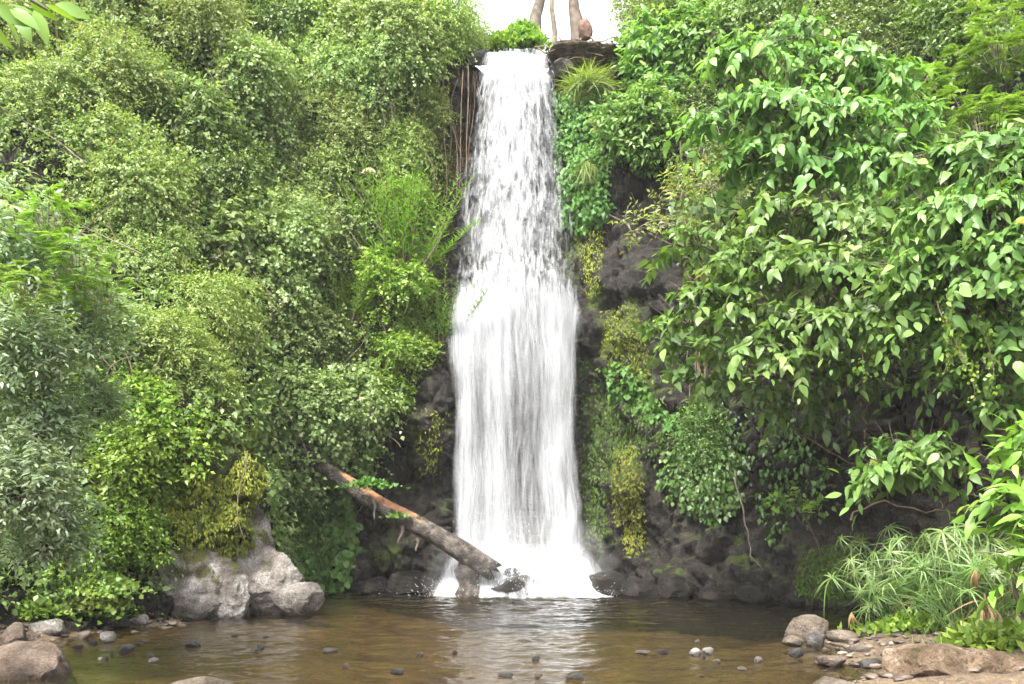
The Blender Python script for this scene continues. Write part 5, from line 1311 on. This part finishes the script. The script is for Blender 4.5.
# ------------------------------------------------------------------ umbrella sedge on the right bank
def sedge(px, py, Y, n, hmax, spread, label, seed, lean=(0, 0)):
    rng = np.random.default_rng(seed); c0 = at(px, py, Y); c0[2] = max(c0[2], ground_z(c0[0], c0[1]) - .05)
    o = empty('umbrella_sedge', c0, label, 'sedge'); gs = Geo(); gq = Geo(); gd = Geo(); T = T_blade(.075, 1.0)
    for k in range(n):
        a = rng.random() * 6.28; l = rng.random() ** .7
        b_ = np.array([math.cos(a), math.sin(a), 0]) * .22 * l
        h_ = hmax * (.35 + .65 * rng.random())
        tip = b_ + np.array([math.cos(a) * spread * l + lean[0], math.sin(a) * spread * l + lean[1], h_])
        ts = np.linspace(0, 1, 7); cv_ = b_ + (tip - b_) * ts[:, None] + np.array([math.cos(a), math.sin(a), -.25]) * (.18 * l * ts ** 2)[:, None] + UP * (.12 * np.sin(ts * math.pi))[:, None]
        gs.tube(cv_, .007, 4, rnd=.3)
        tgv = nrm(cv_[-1] - cv_[-2] + rng.normal(size=3) * .06); m_ = rng.integers(10, 17)
        ph = np.arange(m_) * 2 * math.pi / m_ + rng.normal(size=m_) * .12
        ref = nrm(np.cross(tgv, [.3, 1, .1])); r2 = np.cross(tgv, ref)
        d = nrm(np.cos(ph)[:, None] * ref + np.sin(ph)[:, None] * r2 + tgv * .35)
        dry = k == 3
        put_leaves(gd if dry else gq, T, np.repeat(cv_[-1:], m_, 0), d if not dry else nrm(d * .5 - UP), np.repeat(tgv[None], m_, 0) + .01, (.15 + .16 * rng.random()) * (.6 + .7 * rng.random(m_)), np.clip(.25 + .4 * rng.random(m_) + .3 * rng.random(), 0, 1), zvar=.3 + 1.9 * rng.random(m_))
    link('stems', gs.mesh('stems', [M['sedge']]), o); link('blades', gq.mesh('blades', [M['sedge']]), o)
    if gd.n: link('dry_blades', gd.mesh('dry_blades', [M['dry']]), o)
sedge(915, 628, 13.0, 46, 1.20, .55, 'umbrella sedge clump leaning out over the water, leftmost on the bank', 801, (-.25, 0))
sedge(955, 628, 12.6, 52, 1.30, .55, 'tall umbrella sedge clump in the middle of the right bank', 802)
sedge(1000, 634, 11.8, 48, 1.25, .5, 'umbrella sedge clump under the long bright leaves at the right edge', 803)
sedge(968, 634, 11.6, 30, .85, .5, 'low umbrella sedge with dry fronds in front of the tall clump', 804)
sedge(893, 634, 13.2, 22, .8, .45, 'small umbrella sedge bending down to the waterline', 805, (-.12, -.1))
herb('herbs', 'lush', 'low leafy herbs at the right edge beside the beach', at(1010, 655, 10.4), .6, .6, .45, 900, TL_s, .12, seed=36)
herb('herbs', 'lush', 'short green herbs along the back of the beach under the sedge', at(935, 634, 12.6), .9, .35, .3, 800, TL_s, .10, seed=37, kind='stuff')
herb('dry_fronds', 'dry', 'dry orange brown fronds drooping at the foot of the sedge', at(985, 612, 10.9), .12, .1, .15, 40, T_blade(.07, .9), .3, seed=38, upd=-.6)
herb('grass', 'yellow', 'short yellowish grass on the beach edge below the herbs', at(975, 652, 10.8), .5, .4, .12, 700, T_blade(.05, .5), .12, seed=39, kind='stuff')
# bright herbs at the foot of the left slope
for px, Y, rx, lab, sd_ in [(20, 13.0, .6, 'small herbs at the left margin behind the brown rock', 71), (62, 13.5, .6, 'low herbs spilling over the grey rock on the left bank', 72), (98, 14.0, .55, 'low bright herbs just left of the dark boulder', 73)]:
    x_ = (px - 512) * Y / F
    herb('herbs', 'lush', lab, (x_, Y, max(ground_z(x_, Y), .05) - .03), rx, rx * .6, .42, 1300, TL_w, .075, seed=sd_)
for px, py, rx, lab, sd_ in [(88, 590, .6, 'yellow green herbs crowding the left bank behind the dark boulder', 61), (70, 605, .6, 'yellow green herbs around the grey rock on the left bank', 63), (112, 560, .5, 'bright herb patch higher up the bank beside the buttress', 64)]:
    P, n_ = hit(px, py)
    herb('herbs', 'yellow' if sd_ in (61, 63) else 'lush', lab, P - UP * .1, rx, rx * .7, .5, 2400, TL_w, .075, seed=sd_)

# ------------------------------------------------------------------ moist air and the mist at the foot of the fall
def closed_box(lo, hi):
    x0, y0, z0 = lo; x1, y1, z1 = hi
    V = [(x0, y0, z0), (x1, y0, z0), (x1, y1, z0), (x0, y1, z0), (x0, y0, z1), (x1, y0, z1), (x1, y1, z1), (x0, y1, z1)]
    return V, [(0, 3, 2, 1), (4, 5, 6, 7), (0, 1, 5, 4), (1, 2, 6, 5), (2, 3, 7, 6), (3, 0, 4, 7)]
def air(name, dens, col, aniso=0.0):
    m, t, N, L = new_mat(name)
    for nn_ in list(N):
        if nn_.type == 'BSDF_PRINCIPLED': N.remove(nn_)
    v = N.new('ShaderNodeVolumePrincipled'); v.inputs['Density'].default_value = dens; v.inputs['Color'].default_value = (*col, 1); v.inputs['Anisotropy'].default_value = aniso
    L.new(v.outputs[0], N['Material Output'].inputs['Volume'])
    return m
V, Fb = closed_box((-50, -12, -3.2), (50, 60, 26))
tag(link('haze', make_mesh('haze', V, [Fb], [air('moist_air', HAZE, (.95, .97, 1.0))], smooth=False)), 'thin moist haze filling the gorge', 'haze', kind='stuff')
V, Fc = ICO[4]
V = V * (1 + .5 * (fbm(V * 1.8 + 3, 3, 91) - .5))[:, None] * np.array([1.9, .8, 1.1]) + [.15, 19.0, .5]
tag(link('mist', make_mesh('mist', V, [Fc], [air('spray_mist', .10, (1, 1, 1))])), 'pale spray mist drifting at the foot of the fall', 'mist', kind='stuff')
